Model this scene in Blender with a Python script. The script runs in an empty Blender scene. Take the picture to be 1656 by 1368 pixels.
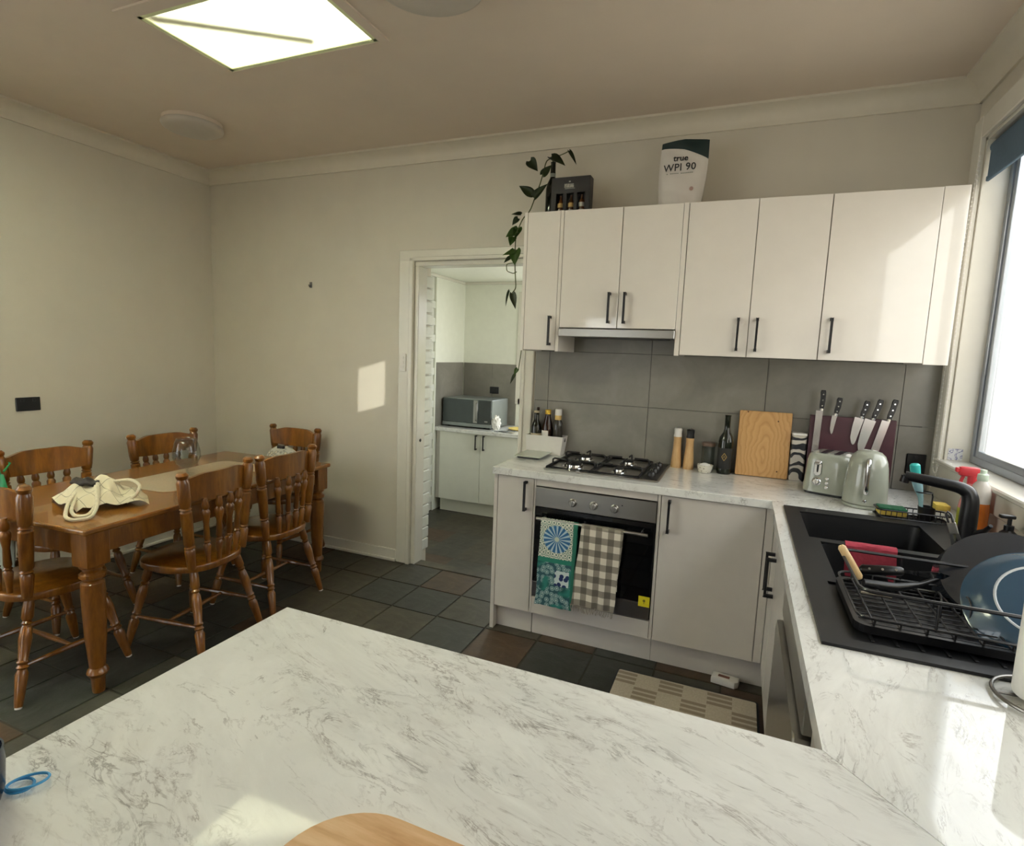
import bpy, bmesh, math, random
from mathutils import Vector, Matrix
random.seed(7)
SC = bpy.context.scene
COL = SC.collection
PI = math.pi

# ------------------------------------------------------------------ camera, world, sun, exposure
cam_d = bpy.data.cameras.new('camera'); cam = bpy.data.objects.new('camera', cam_d); COL.objects.link(cam)
cam_d.sensor_fit = 'HORIZONTAL'; cam_d.sensor_width = 36.0
cam_d.lens = 901.55/1656*36.0; cam_d.clip_start = 0.02; cam_d.clip_end = 200
def cam_matrix(loc, yaw, pitch, roll):
    f = Vector((-math.sin(yaw)*math.cos(pitch), math.cos(yaw)*math.cos(pitch), -math.sin(pitch)))
    r0 = Vector((math.cos(yaw), math.sin(yaw), 0)); u0 = r0.cross(f)
    c, s = math.cos(roll), math.sin(roll)
    r = c*r0 + s*u0; u = c*u0 - s*r0
    m = Matrix(((r.x, u.x, -f.x, loc[0]), (r.y, u.y, -f.y, loc[1]), (r.z, u.z, -f.z, loc[2]), (0, 0, 0, 1)))
    return m
cam.matrix_world = cam_matrix((1.1741, -3.232, 1.494), 0.3875, 0.1244, 0.0387)
SC.camera = cam

w = bpy.data.worlds.new('sky'); SC.world = w; w.use_nodes = True
nt = w.node_tree; nt.nodes.clear()
wo = nt.nodes.new('ShaderNodeOutputWorld'); bg = nt.nodes.new('ShaderNodeBackground')
sky = nt.nodes.new('ShaderNodeTexSky'); sky.sky_type = 'HOSEK_WILKIE'; sky.turbidity = 6.0; sky.ground_albedo = 0.4
sky.sun_direction = Vector((0.68, -0.68, 0.28)).normalized()
mixs = nt.nodes.new('ShaderNodeMix'); mixs.data_type = 'RGBA'; mixs.inputs[0].default_value = 0.62
mixs.inputs[7].default_value = (0.85, 0.835, 0.83, 1)
nt.links.new(sky.outputs[0], mixs.inputs[6]); nt.links.new(mixs.outputs[2], bg.inputs[0])
bg.inputs[1].default_value = 5.7
nt.links.new(bg.outputs[0], wo.inputs[0])

sun_d = bpy.data.lights.new('sun', 'SUN'); sun_d.energy = 2.0; sun_d.angle = math.radians(0.25); sun_d.color = (1, 0.95, 0.84)
sun = bpy.data.objects.new('sun', sun_d); COL.objects.link(sun)
sun.rotation_euler = Vector((-1, 1, -0.30)).to_track_quat('-Z', 'Y').to_euler(); sun.location = (8, -9, 6)

def portal(name, loc, size, direction):
    d = bpy.data.lights.new(name, 'AREA'); d.shape = 'RECTANGLE'; d.size, d.size_y = size
    d.cycles.is_portal = True
    o = bpy.data.objects.new(name, d); COL.objects.link(o); o.location = loc
    o.rotation_euler = Vector(direction).to_track_quat('-Z', 'Y').to_euler(); return o
portal('window_portal', (2.22, -1.56, 1.79), (2.86, 1.4), (-1, 0, 0))
portal('added_door_portal', (-0.725, -5.53, 1.05), (0.66, 2.1), (0, 1, 0))  # portal of the added glazed door
portal('added_dining_portal', (-2.90, -3.85, 1.5), (2.7, 1.8), (1, 0, 0))  # portal of the added dining window
portal('pantry_portal', (-0.52, 2.60, 1.54), (1.14, 1.15), (0, -1, 0))
portal('added_pantry_portal', (0.22, 1.45, 1.35), (1.5, 1.3), (-1, 0, 0))  # portal of the side window added to the pantry
# daylight falling down the skylight shaft on to the diffuser
sl_d = bpy.data.lights.new('shaft_area_light', 'AREA'); sl_d.shape = 'RECTANGLE'; sl_d.size = 0.78; sl_d.size_y = 0.46
sl_d.energy = 10.5; sl_d.color = (1.0, 1.0, 0.89)
sl = bpy.data.objects.new('shaft_area_light', sl_d); COL.objects.link(sl); sl.location = (-0.76, -1.375, 3.30)

added_sl_d = bpy.data.lights.new('shaft_area_light', 'AREA'); added_sl_d.shape = 'RECTANGLE'; added_sl_d.size = 1.0; added_sl_d.size_y = 0.66  # lamp above the added, unseen second skylight; extra light for peninsula and cabinets
added_sl_d.energy = 180; added_sl_d.color = (0.98, 1.0, 1.0)
added_sl = bpy.data.objects.new('shaft_area_light', added_sl_d); COL.objects.link(added_sl); added_sl.location = (-1.425, -2.47, 3.30)

SC.view_settings.view_transform = 'Standard'
try: SC.view_settings.look = 'None'
except Exception: pass
SC.view_settings.gamma = 1.0; SC.view_settings.use_curve_mapping = False
SC.view_settings.exposure = 0.55
SC.cycles.max_bounces = 10; SC.cycles.diffuse_bounces = 6; SC.cycles.transparent_max_bounces = 12
SC.cycles.caustics_reflective = False; SC.cycles.caustics_refractive = False
SC.cycles.sample_clamp_indirect = 6.0
SC.cycles.use_denoising = True

# ------------------------------------------------------------------ helpers
ORIG = {}      # thing -> world location subtracted from its parts' vertices
def V(*a): return Vector(a)
def new_bm(): return bmesh.new()
def add_box(bm, x0, y0, z0, x1, y1, z1, bev=0.0, seg=1, M=None):
    r = bmesh.ops.create_cube(bm, size=1.0)
    vs = r['verts']
    for v in vs:
        v.co = Vector(((x0+x1)/2 + v.co.x*(x1-x0), (y0+y1)/2 + v.co.y*(y1-y0), (z0+z1)/2 + v.co.z*(z1-z0)))
    if M is not None:
        for v in vs: v.co = M @ v.co
    if bev > 0:
        es = list({e for v in vs for e in v.link_edges})
        bmesh.ops.bevel(bm, geom=es, offset=bev, segments=seg, affect='EDGES', profile=0.5)
    return bm
def frame_of(d):
    d = d.normalized(); a = Vector((0, 0, 1)) if abs(d.z) < 0.9 else Vector((1, 0, 0))
    x = a.cross(d).normalized(); return x, d.cross(x).normalized()
def add_tube(bm, pts, rad, seg=8, cap=True, closed=False):
    pts = [Vector(p) for p in pts]; n = len(pts)
    if not hasattr(rad, '__len__'): rad = [rad]*n
    rings = []; px = None
    for i, p in enumerate(pts):
        if closed: d = pts[(i+1) % n] - pts[i-1]
        elif i == 0: d = pts[1]-p
        elif i == n-1: d = p-pts[i-1]
        else: d = (pts[i+1]-p).normalized() + (p-pts[i-1]).normalized()
        if d.length < 1e-9: d = Vector((0, 0, 1))
        d.normalize()
        if px is None: x, y = frame_of(d)
        else:
            x = (px - d*px.dot(d))
            if x.length < 1e-6: x, y = frame_of(d)
            x.normalize(); y = d.cross(x)
        px = x
        rings.append([bm.verts.new(p + (x*math.cos(2*PI*k/seg) + y*math.sin(2*PI*k/seg))*rad[i]) for k in range(seg)])
    m = n if closed else n-1
    for i in range(m):
        a, b = rings[i], rings[(i+1) % n]
        for k in range(seg):
            bm.faces.new((a[k], a[(k+1) % seg], b[(k+1) % seg], b[k]))
    if cap and not closed:
        bm.faces.new(list(reversed(rings[0]))); bm.faces.new(rings[-1])
    return bm
def add_turned(bm, p0, p1, prof, seg=10):
    """prof: (t, r) along p0->p1"""
    p0, p1 = Vector(p0), Vector(p1); d = p1-p0; x, y = frame_of(d)
    rings = []
    for t, r in prof:
        c = p0 + d*t
        rings.append([bm.verts.new(c + (x*math.cos(2*PI*k/seg)+y*math.sin(2*PI*k/seg))*max(r, 1e-4)) for k in range(seg)])
    for a, b in zip(rings, rings[1:]):
        for k in range(seg): bm.faces.new((a[k], a[(k+1) % seg], b[(k+1) % seg], b[k]))
    bm.faces.new(list(reversed(rings[0]))); bm.faces.new(rings[-1])
    return bm
def add_lathe(bm, c, prof, seg=24, sx=1.0, sy=1.0, cap=True):
    """prof: (r, z) from below up, about a vertical axis at c"""
    c = Vector(c); rings = []
    for r, z in prof:
        rings.append([bm.verts.new(c + Vector((max(r, 1e-4)*math.cos(2*PI*k/seg)*sx, max(r, 1e-4)*math.sin(2*PI*k/seg)*sy, z))) for k in range(seg)])
    for a, b in zip(rings, rings[1:]):
        for k in range(seg): bm.faces.new((a[k], a[(k+1) % seg], b[(k+1) % seg], b[k]))
    if cap:
        bm.faces.new(list(reversed(rings[0]))); bm.faces.new(rings[-1])
    return bm
def add_prism(bm, poly, z0, z1, bev=0.0, M=None, seg=1):
    """poly: ccw (x, y) list extruded in z (through M if given)"""
    lo = [bm.verts.new((x, y, z0)) for x, y in poly]; hi = [bm.verts.new((x, y, z1)) for x, y in poly]
    n = len(poly); fs = [bm.faces.new(list(reversed(lo))), bm.faces.new(hi)]
    for i in range(n): fs.append(bm.faces.new((lo[i], lo[(i+1) % n], hi[(i+1) % n], hi[i])))
    vs = lo+hi
    if M is not None:
        for v in vs: v.co = M @ v.co
    if bev > 0:
        es = list(fs[0].edges)+list(fs[1].edges)
        bmesh.ops.bevel(bm, geom=es, offset=bev, segments=seg, affect='EDGES', profile=0.5)
    return bm
def add_ring_slab(bm, outer, inner, z0, z1):
    n = len(outer)
    def vs(l, z): return [bm.verts.new((x, y, z)) for x, y in l]
    ob, ot, ib, it = vs(outer, z0), vs(outer, z1), vs(inner, z0), vs(inner, z1)
    for i in range(n):
        j = (i+1) % n
        bm.faces.new((ot[i], ot[j], it[j], it[i])); bm.faces.new((ob[j], ob[i], ib[i], ib[j]))
        bm.faces.new((ob[i], ob[j], ot[j], ot[i])); bm.faces.new((ib[j], ib[i], it[i], it[j]))
    return bm
def rrect(x0, y0, x1, y1, r, n=4):
    out = []
    for cx, cy, a0 in ((x1-r, y0+r, -PI/2), (x1-r, y1-r, 0), (x0+r, y1-r, PI/2), (x0+r, y0+r, PI)):
        for k in range(n+1):
            a = a0 + PI/2*k/n; out.append((cx+r*math.cos(a), cy+r*math.sin(a)))
    return out
def add_grid(bm, fn, nu, nv, thick=0.0):
    """fn(u,v)->Vector; sheet (optionally solidified)"""
    g = [[bm.verts.new(fn(i/nu, j/nv)) for j in range(nv+1)] for i in range(nu+1)]
    fs = []
    for i in range(nu):
        for j in range(nv): fs.append(bm.faces.new((g[i][j], g[i+1][j], g[i+1][j+1], g[i][j+1])))
    if thick:
        bmesh.ops.recalc_face_normals(bm, faces=fs)
        bmesh.ops.solidify(bm, geom=fs, thickness=thick)
    return bm
def finish(name, bm, mat, smooth, angle=40):
    bmesh.ops.recalc_face_normals(bm, faces=bm.faces)
    me = bpy.data.meshes.new(name); bm.to_mesh(me); bm.free()
    mats = mat if isinstance(mat, (list, tuple)) else [mat]
    for m in mats: me.materials.append(m)
    if smooth:
        me.polygons.foreach_set('use_smooth', [True]*len(me.polygons))
        me.set_sharp_from_angle(angle=math.radians(angle))
    return me
def root_of(o):
    while o.parent: o = o.parent
    return o
def obj(name, bm, mat, parent=None, smooth=False, label=None, angle=40):
    if parent is not None:
        o0 = ORIG.get(root_of(parent).name)
        if o0 is not None: bmesh.ops.translate(bm, vec=-o0, verts=bm.verts)
    me = finish(name, bm, mat, smooth, angle)
    o = bpy.data.objects.new(name, me); COL.objects.link(o)
    if parent is not None: o.parent = parent
    if label: o['label'] = label
    return o
def tag(o, label, cat, group=None, kind=None):
    o['label'] = label; o['category'] = cat
    if group: o['group'] = group
    if kind: o['kind'] = kind
    return o
def thing(name, label, cat, loc=(0, 0, 0), rotz=0.0, group=None, local=False):
    o = bpy.data.objects.new(name, None); COL.objects.link(o); o.empty_display_size = 0.05
    o.location = loc; o.rotation_euler = (0, 0, rotz); tag(o, label, cat, group)
    if not local: ORIG[o.name] = Vector(loc)
    return o
def solo(name, bm, mat, label, cat, group=None, smooth=False, angle=40):
    """a thing that is one mesh; origin moved to the middle of its base"""
    bm.verts.ensure_lookup_table()
    xs = [v.co.x for v in bm.verts]; ys = [v.co.y for v in bm.verts]; zs = [v.co.z for v in bm.verts]
    c = Vector(((min(xs)+max(xs))/2, (min(ys)+max(ys))/2, min(zs)))
    bmesh.ops.translate(bm, vec=-c, verts=bm.verts)
    me = finish(name, bm, mat, smooth, angle)
    o = bpy.data.objects.new(name, me); COL.objects.link(o); o.location = c
    return tag(o, label, cat, group)
def struct(name, bm, mat, parent=None, smooth=False):
    o = obj(name, bm, mat, parent, smooth)
    if parent is None: o['kind'] = 'structure'
    return o
def struct_empty(name, loc=(0, 0, 0)):
    o = bpy.data.objects.new(name, None); COL.objects.link(o); o.location = loc; o['kind'] = 'structure'
    ORIG[o.name] = Vector(loc); return o
def dup(root, loc, rotz, label, group=None):
    r = root.copy(); COL.objects.link(r); r.location = loc; r.rotation_euler = (0, 0, rotz); r['label'] = label
    if group: r['group'] = group
    for ch in list(root.children):
        c = ch.copy(); COL.objects.link(c); c.parent = r
        for g in list(ch.children):
            d = g.copy(); COL.objects.link(d); d.parent = c
    return r
def text_bm(txt, size, M, depth=0.0006, spacing=1.0, bold=0.0):
    cu = bpy.data.curves.new('lettering', 'FONT'); cu.body = txt; cu.size = size; cu.extrude = depth/2
    cu.align_x = 'CENTER'; cu.align_y = 'CENTER'; cu.space_character = spacing; cu.resolution_u = 3; cu.offset = bold
    to = bpy.data.objects.new('lettering', cu); COL.objects.link(to)
    bpy.context.view_layer.update()
    dg = bpy.context.evaluated_depsgraph_get()
    me = bpy.data.meshes.new_from_object(to.evaluated_get(dg))
    bm = bmesh.new(); bm.from_mesh(me); bmesh.ops.transform(bm, matrix=M, verts=bm.verts)
    bpy.data.objects.remove(to); bpy.data.curves.remove(cu); bpy.data.meshes.remove(me)
    return bm
def axes(o, x, y, z):
    """matrix with the given origin and axis directions"""
    x, y, z = Vector(x).normalized(), Vector(y).normalized(), Vector(z).normalized()
    return Matrix(((x.x, y.x, z.x, o[0]), (x.y, y.y, z.y, o[1]), (x.z, y.z, z.z, o[2]), (0, 0, 0, 1)))

# ------------------------------------------------------------------ materials
def srgb(h):
    h = h.lstrip('#'); c = [int(h[i:i+2], 16)/255 for i in (0, 2, 4)]
    return tuple(x/12.92 if x <= 0.04045 else ((x+0.055)/1.055)**2.4 for x in c) + (1,)
class N:
    def __init__(s, name):
        s.m = bpy.data.materials.new(name); s.m.use_nodes = True; s.t = s.m.node_tree
        s.b = s.t.nodes['Principled BSDF']; s.out = s.t.nodes['Material Output']
    def n(s, ty, **kw):
        x = s.t.nodes.new(ty)
        for k, v in kw.items(): setattr(x, k, v)
        return x
    def l(s, a, b): s.t.links.new(a, b)
    def coord(s, scale=(1, 1, 1), rot=(0, 0, 0)):
        tc = s.n('ShaderNodeTexCoord'); mp = s.n('ShaderNodeMapping')
        mp.inputs['Scale'].default_value = scale; mp.inputs['Rotation'].default_value = rot
        s.l(tc.outputs['Object'], mp.inputs['Vector']); return mp.outputs['Vector']
    def noise(s, vec, scale, detail=4, rough=0.55, dist=0.0):
        x = s.n('ShaderNodeTexNoise'); x.inputs['Scale'].default_value = scale; x.inputs['Detail'].default_value = detail
        x.inputs['Roughness'].default_value = rough; x.inputs['Distortion'].default_value = dist
        s.l(vec, x.inputs['Vector']); return x.outputs['Fac']
    def ramp(s, fac, stops):
        r = s.n('ShaderNodeValToRGB'); e = r.color_ramp.elements
        while len(e) < len(stops): e.new(0.5)
        for i, (p, c) in enumerate(stops): e[i].position = p; e[i].color = c
        s.l(fac, r.inputs[0]); return r.outputs[0]
    def math(s, op, a, b=None, clamp=False):
        x = s.n('ShaderNodeMath', operation=op, use_clamp=clamp)
        for i, q in enumerate((a, b)):
            if q is None: continue
            if isinstance(q, (int, float)): x.inputs[i].default_value = q
            else: s.l(q, x.inputs[i])
        return x.outputs[0]
    def mix(s, fac, a, b):
        x = s.n('ShaderNodeMix', data_type='RGBA')
        for i, q in ((0, fac), (6, a), (7, b)):
            if isinstance(q, (int, float)): x.inputs[i].default_value = q
            elif isinstance(q, tuple): x.inputs[i].default_value = q
            else: s.l(q, x.inputs[i])
        return x.outputs[2]
    def bump(s, fac, strength=0.2, dist=0.01):
        x = s.n('ShaderNodeBump'); x.inputs['Strength'].default_value = strength; x.inputs['Distance'].default_value = dist
        s.l(fac, x.inputs['Height']); s.l(x.outputs['Normal'], s.b.inputs['Normal'])
    def col(s, c):
        if isinstance(c, tuple): s.b.inputs['Base Color'].default_value = c
        else: s.l(c, s.b.inputs['Base Color'])
    def set(s, rough=0.5, metal=0.0, coat=0.0, trans=0.0, spec=None, sheen=0.0):
        s.b.inputs['Roughness'].default_value = rough; s.b.inputs['Metallic'].default_value = metal
        s.b.inputs['Coat Weight'].default_value = coat; s.b.inputs['Transmission Weight'].default_value = trans
        s.b.inputs['Sheen Weight'].default_value = sheen
        if spec is not None: s.b.inputs['Specular IOR Level'].default_value = spec
        return s.m
def plain(name, h, rough=0.5, metal=0.0, vary=0.06, scale=14, bump=0.0, coat=0.0, spec=None, sheen=0.0):
    s = N(name); c = srgb(h) if isinstance(h, str) else h
    v = s.noise(s.coord(), scale, 4)
    d = tuple(x*(1-vary) for x in c[:3])+(1,); b = tuple(min(1, x*(1+vary)) for x in c[:3])+(1,)
    s.col(s.ramp(v, [(0.3, d), (0.7, b)]))
    if bump: s.bump(v, bump, 0.004)
    return s.set(rough, metal, coat, spec=spec, sheen=sheen)
def wood(name, dark, mid, light, scale=(1, 1, 1), grain=9, rough=0.35, coat=0.3, ring=False):
    s = N(name); v = s.coord(scale)
    n1 = s.noise(v, grain, 5, 0.6, 0.6); n2 = s.noise(v, grain*5, 3, 0.6)
    f = s.math('ADD', s.math('MULTIPLY', n1, 0.75), s.math('MULTIPLY', n2, 0.25))
    if ring:
        wv = s.n('ShaderNodeTexWave', wave_type='BANDS', bands_direction='X'); wv.inputs['Scale'].default_value = ring
        wv.inputs['Distortion'].default_value = 7.0; wv.inputs['Detail'].default_value = 2.0; wv.inputs['Detail Scale'].default_value = 0.8
        s.l(v, wv.inputs['Vector']); f = s.math('ADD', s.math('MULTIPLY', f, 0.55), s.math('MULTIPLY', wv.outputs['Fac'], 0.42))
    s.col(s.ramp(f, [(0.28, srgb(dark)), (0.5, srgb(mid)), (0.72, srgb(light))]))
    s.bump(n2, 0.05, 0.002)
    return s.set(rough, coat=coat)
def marble(name, angle):
    s = N(name); tc = s.n('ShaderNodeTexCoord')
    mp = s.n('ShaderNodeMapping'); mp.inputs['Rotation'].default_value = (0, 0, -angle)
    s.l(tc.outputs['Object'], mp.inputs['Vector'])
    m2 = s.n('ShaderNodeMapping'); m2.inputs['Scale'].default_value = (1.0, 2.6, 1.0); s.l(mp.outputs[0], m2.inputs['Vector'])
    v = m2.outputs[0]
    def vein(scale, width, dist, off):
        m3 = s.n('ShaderNodeMapping'); m3.inputs['Location'].default_value = (off, off*1.7, 0); s.l(v, m3.inputs['Vector'])
        n = s.noise(m3.outputs[0], scale, 9, 0.66, dist)
        a = s.math('ABSOLUTE', s.math('SUBTRACT', n, 0.5))
        return s.math('SUBTRACT', 1.0, s.math('DIVIDE', a, width), clamp=True)
    m_big = s.noise(v, 2.2, 3, 0.5); m_fine = s.noise(v, 16, 5, 0.6)
    mask = s.math('MULTIPLY', s.ramp(m_big, [(0.42, (0, 0, 0, 1)), (0.62, (1, 1, 1, 1))]), s.ramp(m_fine, [(0.40, (0, 0, 0, 1)), (0.60, (1, 1, 1, 1))]))
    mask2 = s.ramp(m_fine, [(0.42, (0, 0, 0, 1)), (0.66, (1, 1, 1, 1))])
    f1 = s.math('MULTIPLY', vein(3.4, 0.016, 1.3, 0.0), s.math('MULTIPLY', mask2, 1.0))
    f2 = s.math('MULTIPLY', vein(8.0, 0.032, 1.2, 3.1), s.math('MULTIPLY', mask, .95))
    f3 = s.math('MULTIPLY', s.math('MULTIPLY', vein(2.0, 0.12, 0.8, 7.7), m_big), 0.26)
    tot = s.math('ADD', s.math('MULTIPLY', s.math('ADD', f1, f2, True), 0.58), f3, True)
    base = s.ramp(s.noise(v, 1.6, 3), [(0.3, srgb('#e9ebe8')), (0.7, srgb('#f0f1ef'))])
    veinc = s.ramp(s.noise(v, 5, 2), [(0.35, srgb('#6f6c69')), (0.65, srgb('#8a817c'))])
    s.col(s.mix(tot, base, veinc))
    return s.set(0.05, spec=0.8)
def slate(name, a, b, c):
    s = N(name); v = s.coord((1, 1, 1)); n1 = s.noise(v, 4.0, 7, 0.62, 0.8); n2 = s.noise(v, 22, 6, 0.6)
    s.col(s.ramp(s.math('ADD', s.math('MULTIPLY', n1, 0.8), s.math('MULTIPLY', n2, 0.2)), [(0.34, srgb(a)), (0.52, srgb(b)), (0.68, srgb(c))]))
    s.bump(s.math('ADD', n1, s.math('MULTIPLY', n2, 0.4)), 0.35, 0.012)
    return s.set(0.46)
def glass(name, tint=(0.95, 0.97, 0.96, 1), rough=0.0, ior=1.45):
    s = N(name); s.t.nodes.remove(s.b)
    tr = s.n('ShaderNodeBsdfTransparent'); tr.inputs[0].default_value = tint
    gl = s.n('ShaderNodeBsdfGlossy'); gl.inputs['Roughness'].default_value = rough
    fr = s.n('ShaderNodeFresnel'); fr.inputs[0].default_value = ior; ge = s.n('ShaderNodeNewGeometry')
    mx = s.n('ShaderNodeMixShader'); s.l(s.math('MULTIPLY', fr.outputs[0], s.math('SUBTRACT', 1.0, ge.outputs['Backfacing'])), mx.inputs[0]); s.l(tr.outputs[0], mx.inputs[1]); s.l(gl.outputs[0], mx.inputs[2])
    s.l(mx.outputs[0], s.out.inputs[0]); return s.m
def tiled_stone(name):
    s = N(name); v = s.coord(); n1 = s.noise(v, 3.2, 6, 0.6, 0.5); n2 = s.noise(v, 30, 3, 0.5)
    s.col(s.ramp(s.math('ADD', s.math('MULTIPLY', n1, 0.9), s.math('MULTIPLY', n2, 0.1)), [(0.3, srgb('#76736c')), (0.5, srgb('#827f77')), (0.7, srgb('#918d85'))]))
    return s.set(0.32)

M = {}
M['wall'] = plain('wall_paint', '#d0cabd', 0.42, vary=0.02, scale=5)
M['ceil'] = plain('ceiling_paint', '#d6c8b9', 0.6, vary=0.02, scale=4)
M['trim'] = plain('gloss_trim_paint', '#dddad0', 0.22, vary=0.02)
M['pantry'] = plain('pantry_white_paint', '#e8eadf', 0.35, vary=.02)
M['brickpaint'] = plain('painted_brick', '#d6d8cf', 0.4, vary=0.05, scale=30, bump=0.25)
M['door'] = plain('gloss_white_laminate', '#f0ebe5', 0.055, vary=0.012, coat=0.4)
M['satin'] = plain('satin_white_laminate', '#cfcac4', 0.22, vary=0.015)
M['carc'] = plain('carcass_white', '#cfccc6', 0.4, vary=0.02)
M['black'] = plain('black_metal', '#17171a', 0.35, vary=0.1)
M['blackplastic'] = plain('black_plastic', '#151517', 0.3, vary=0.1)
M['steel'] = plain('brushed_steel', '#a9a8a4', 0.3, 1.0, vary=0.08, scale=3)
M['chrome'] = plain('chrome', '#d9dadb', 0.08, 1.0, vary=0.02)
M['dsteel'] = plain('dark_steel', '#78777a', 0.28, 1.0, vary=0.06)
M['iron'] = plain('cast_iron', '#1c1b1b', 0.55, vary=0.15, bump=0.2)
M['oglass'] = plain('oven_black_glass', '#08090b', 0.04, vary=0.1)
M['tile'] = tiled_stone('grey_stone_tile')
M['grout'] = plain('dark_grout', '#54514b', 0.8)
M['floorgrout'] = plain('floor_grout', '#3a362f', 0.8, vary=0.2)
M['slate_a'] = slate('slate_charcoal', '#26271f', '#343530', '#45453d')
M['slate_b'] = slate('slate_green_grey', '#2b2b23', '#3e3c33', '#545044')
M['slate_c'] = slate('slate_rust', '#36281b', '#4a3725', '#57483a')
M['slate_d'] = slate('slate_olive', '#312c22', '#454033', '#5c5646')
M['honey'] = wood('honey_pine', '#4e2a07', '#754611', '#91601e', (3, 3, 0.6), 7, 0.28, 0.4)
M['honeytop'] = wood('honey_pine_top', '#643d14', '#7e5322', '#946633', (5, 0.7, 3), 6, 0.25, 0.4)
CB = N('chopping_board_pine'); v = CB.coord(); s0 = CB.n('ShaderNodeSeparateXYZ'); CB.l(v, s0.inputs[0])
nz = CB.noise(v, 7, 3, .5); dx = CB.math('ADD', s0.outputs[0], CB.math('MULTIPLY', CB.math('SUBTRACT', nz, .5), .09)); dz = CB.math('MULTIPLY', CB.math('SUBTRACT', s0.outputs[2], .12), .30)
rr0 = CB.math('SQRT', CB.math('ADD', CB.math('MULTIPLY', dx, dx), CB.math('MULTIPLY', dz, dz))); fr0 = CB.math('FRACT', CB.math('MULTIPLY', CB.math('ADD', rr0, CB.math('MULTIPLY', CB.noise(v, 20, 3), .01)), 52))
CB.col(CB.mix(CB.math('MULTIPLY', CB.noise(CB.coord((30, 4, 2)), 6, 4), .35), CB.ramp(fr0, [(0, srgb('#b78a52')), (.55, srgb('#c19660')), (.9, srgb('#a87a42')), (1, srgb('#b78a52'))]), srgb('#cda673'))); M['boardwood'] = CB.set(.5)
M['roundwood'] = wood('pale_striped_wood', '#b98e63', '#d3ac82', '#e4c6a0', (1.0, 8, 1), 5, 0.45, 0.1)
M['millwood'] = wood('beech_wood', '#b58a58', '#cba572', '#d8b88a', (4, 4, 0.8), 8, 0.4, 0.1)
M['handlewood'] = wood('pale_handle_wood', '#c2a06c', '#d8ba88', '#e6cea0', (4, 4, 1), 8, 0.5, 0.0)
M['marble_p'] = marble('marble_laminate_peninsula', math.radians(-16))
M['marble_b'] = marble('marble_laminate_back', math.radians(-12))
M['marble_s'] = marble('marble_laminate_side', math.radians(-103))
M['glass'] = glass('clear_glass', (0.88, 0.90, 0.89, 1), ior=1.6)
M['pane'] = glass('window_glass', (0.96, 0.98, 0.98, 1))
M['tint'] = glass('tinted_glass', (0.16, 0.17, 0.16, 1))
M['alu'] = plain('window_aluminium', '#aab0b8', 0.3, 0.8, vary=0.04)
M['cream'] = plain('cream_render', '#e5dccb', 0.8, vary=0.05, scale=3)
M['concrete'] = plain('pale_concrete', '#c9c5bb', 0.85, vary=0.08, scale=2)
M['blind'] = plain('blue_grey_blind_cloth', '#54697c', 0.8, vary=0.04, scale=60)
M['white'] = plain('white_plastic', '#e2dfdb', 0.3, vary=0.02)
M['sink'] = plain('black_granite_composite', '#0f1013', 0.42, vary=0.25, scale=220)
M['sage'] = plain('sage_enamel', '#a0a497', 0.16, vary=0.02, coat=0.5)
M['maroon'] = plain('maroon_block', '#43202a', 0.4, vary=0.1)
M['paper'] = plain('white_paper', '#e9e8e3', 0.9, vary=0.03, bump=0.2, scale=60)
M['leaf'] = plain('pothos_leaf', '#3d5a1d', 0.35, vary=0.3, scale=18)
M['leafdark'] = plain('pothos_leaf_dark', '#2c3a18', 0.4, vary=0.25, scale=18)
M['stem'] = plain('pothos_stem', '#4a5426', 0.5, vary=0.2)
# ------------------------------------------------------------------ the room shell
XL, XR, YF, ZC = -2.73, 2.06, -5.4, 2.77
def wall_panel(bm, axis, a, b, u0, u1, z0, z1, holes):
    """a slab between a and b along axis ('x' or 'y'), spanning u0..u1 and z0..z1, with rectangular holes (u0,u1,z0,z1)"""
    us = sorted({u0, u1, *[h[0] for h in holes], *[h[1] for h in holes]}); zs = sorted({z0, z1, *[h[2] for h in holes], *[h[3] for h in holes]})
    for i in range(len(us)-1):
        for j in range(len(zs)-1):
            um, zm = (us[i]+us[i+1])/2, (zs[j]+zs[j+1])/2
            if any(h[0] < um < h[1] and h[2] < zm < h[3] for h in holes): continue
            if axis == 'x': add_box(bm, a, us[i], zs[j], b, us[i+1], zs[j+1])
            else: add_box(bm, us[i], a, zs[j], us[i+1], b, zs[j+1])
    return bm
# floor slab and slate tiles
bm = add_box(new_bm(), XL-.15, YF-.15, -.06, XR+.15, 0.0, -.004); floor = struct('floor', bm, M['floorgrout'])
T = 0.302
tile_mesh = []
for k, mn in enumerate(('slate_a', 'slate_b', 'slate_c', 'slate_d')):
    for v in range(3):
        b = new_bm(); x0, x1, y0, y1 = .004, T-.004, .004, T-.004
        add_prism(b, [(x0+random.uniform(0, .003), y0+random.uniform(0, .004)), (x1-random.uniform(0, .004), y0+random.uniform(0, .003)), (x1-random.uniform(0, .003), y1-random.uniform(0, .004)), (x0+random.uniform(0, .004), y1-random.uniform(0, .003))], -.0045, 0.0, .0)
        tile_mesh.append(finish('slate_tile', b, M[mn], False))
rt = random.Random(3)
nx = int((1.34-XL)/T)+1
for i in range(nx):
    for j in range(11):
        k = rt.choices(range(4), (4, 4, 2, 3))[0]
        o = bpy.data.objects.new('slate_tile', tile_mesh[k*3+rt.randrange(3)]); COL.objects.link(o)
        x = XL+.002+i*T
        o.location = (x+(T if rt.random() < .5 else 0)*0, -(j+1)*T, rt.uniform(0, .0006)-.0003); o.parent = floor
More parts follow.
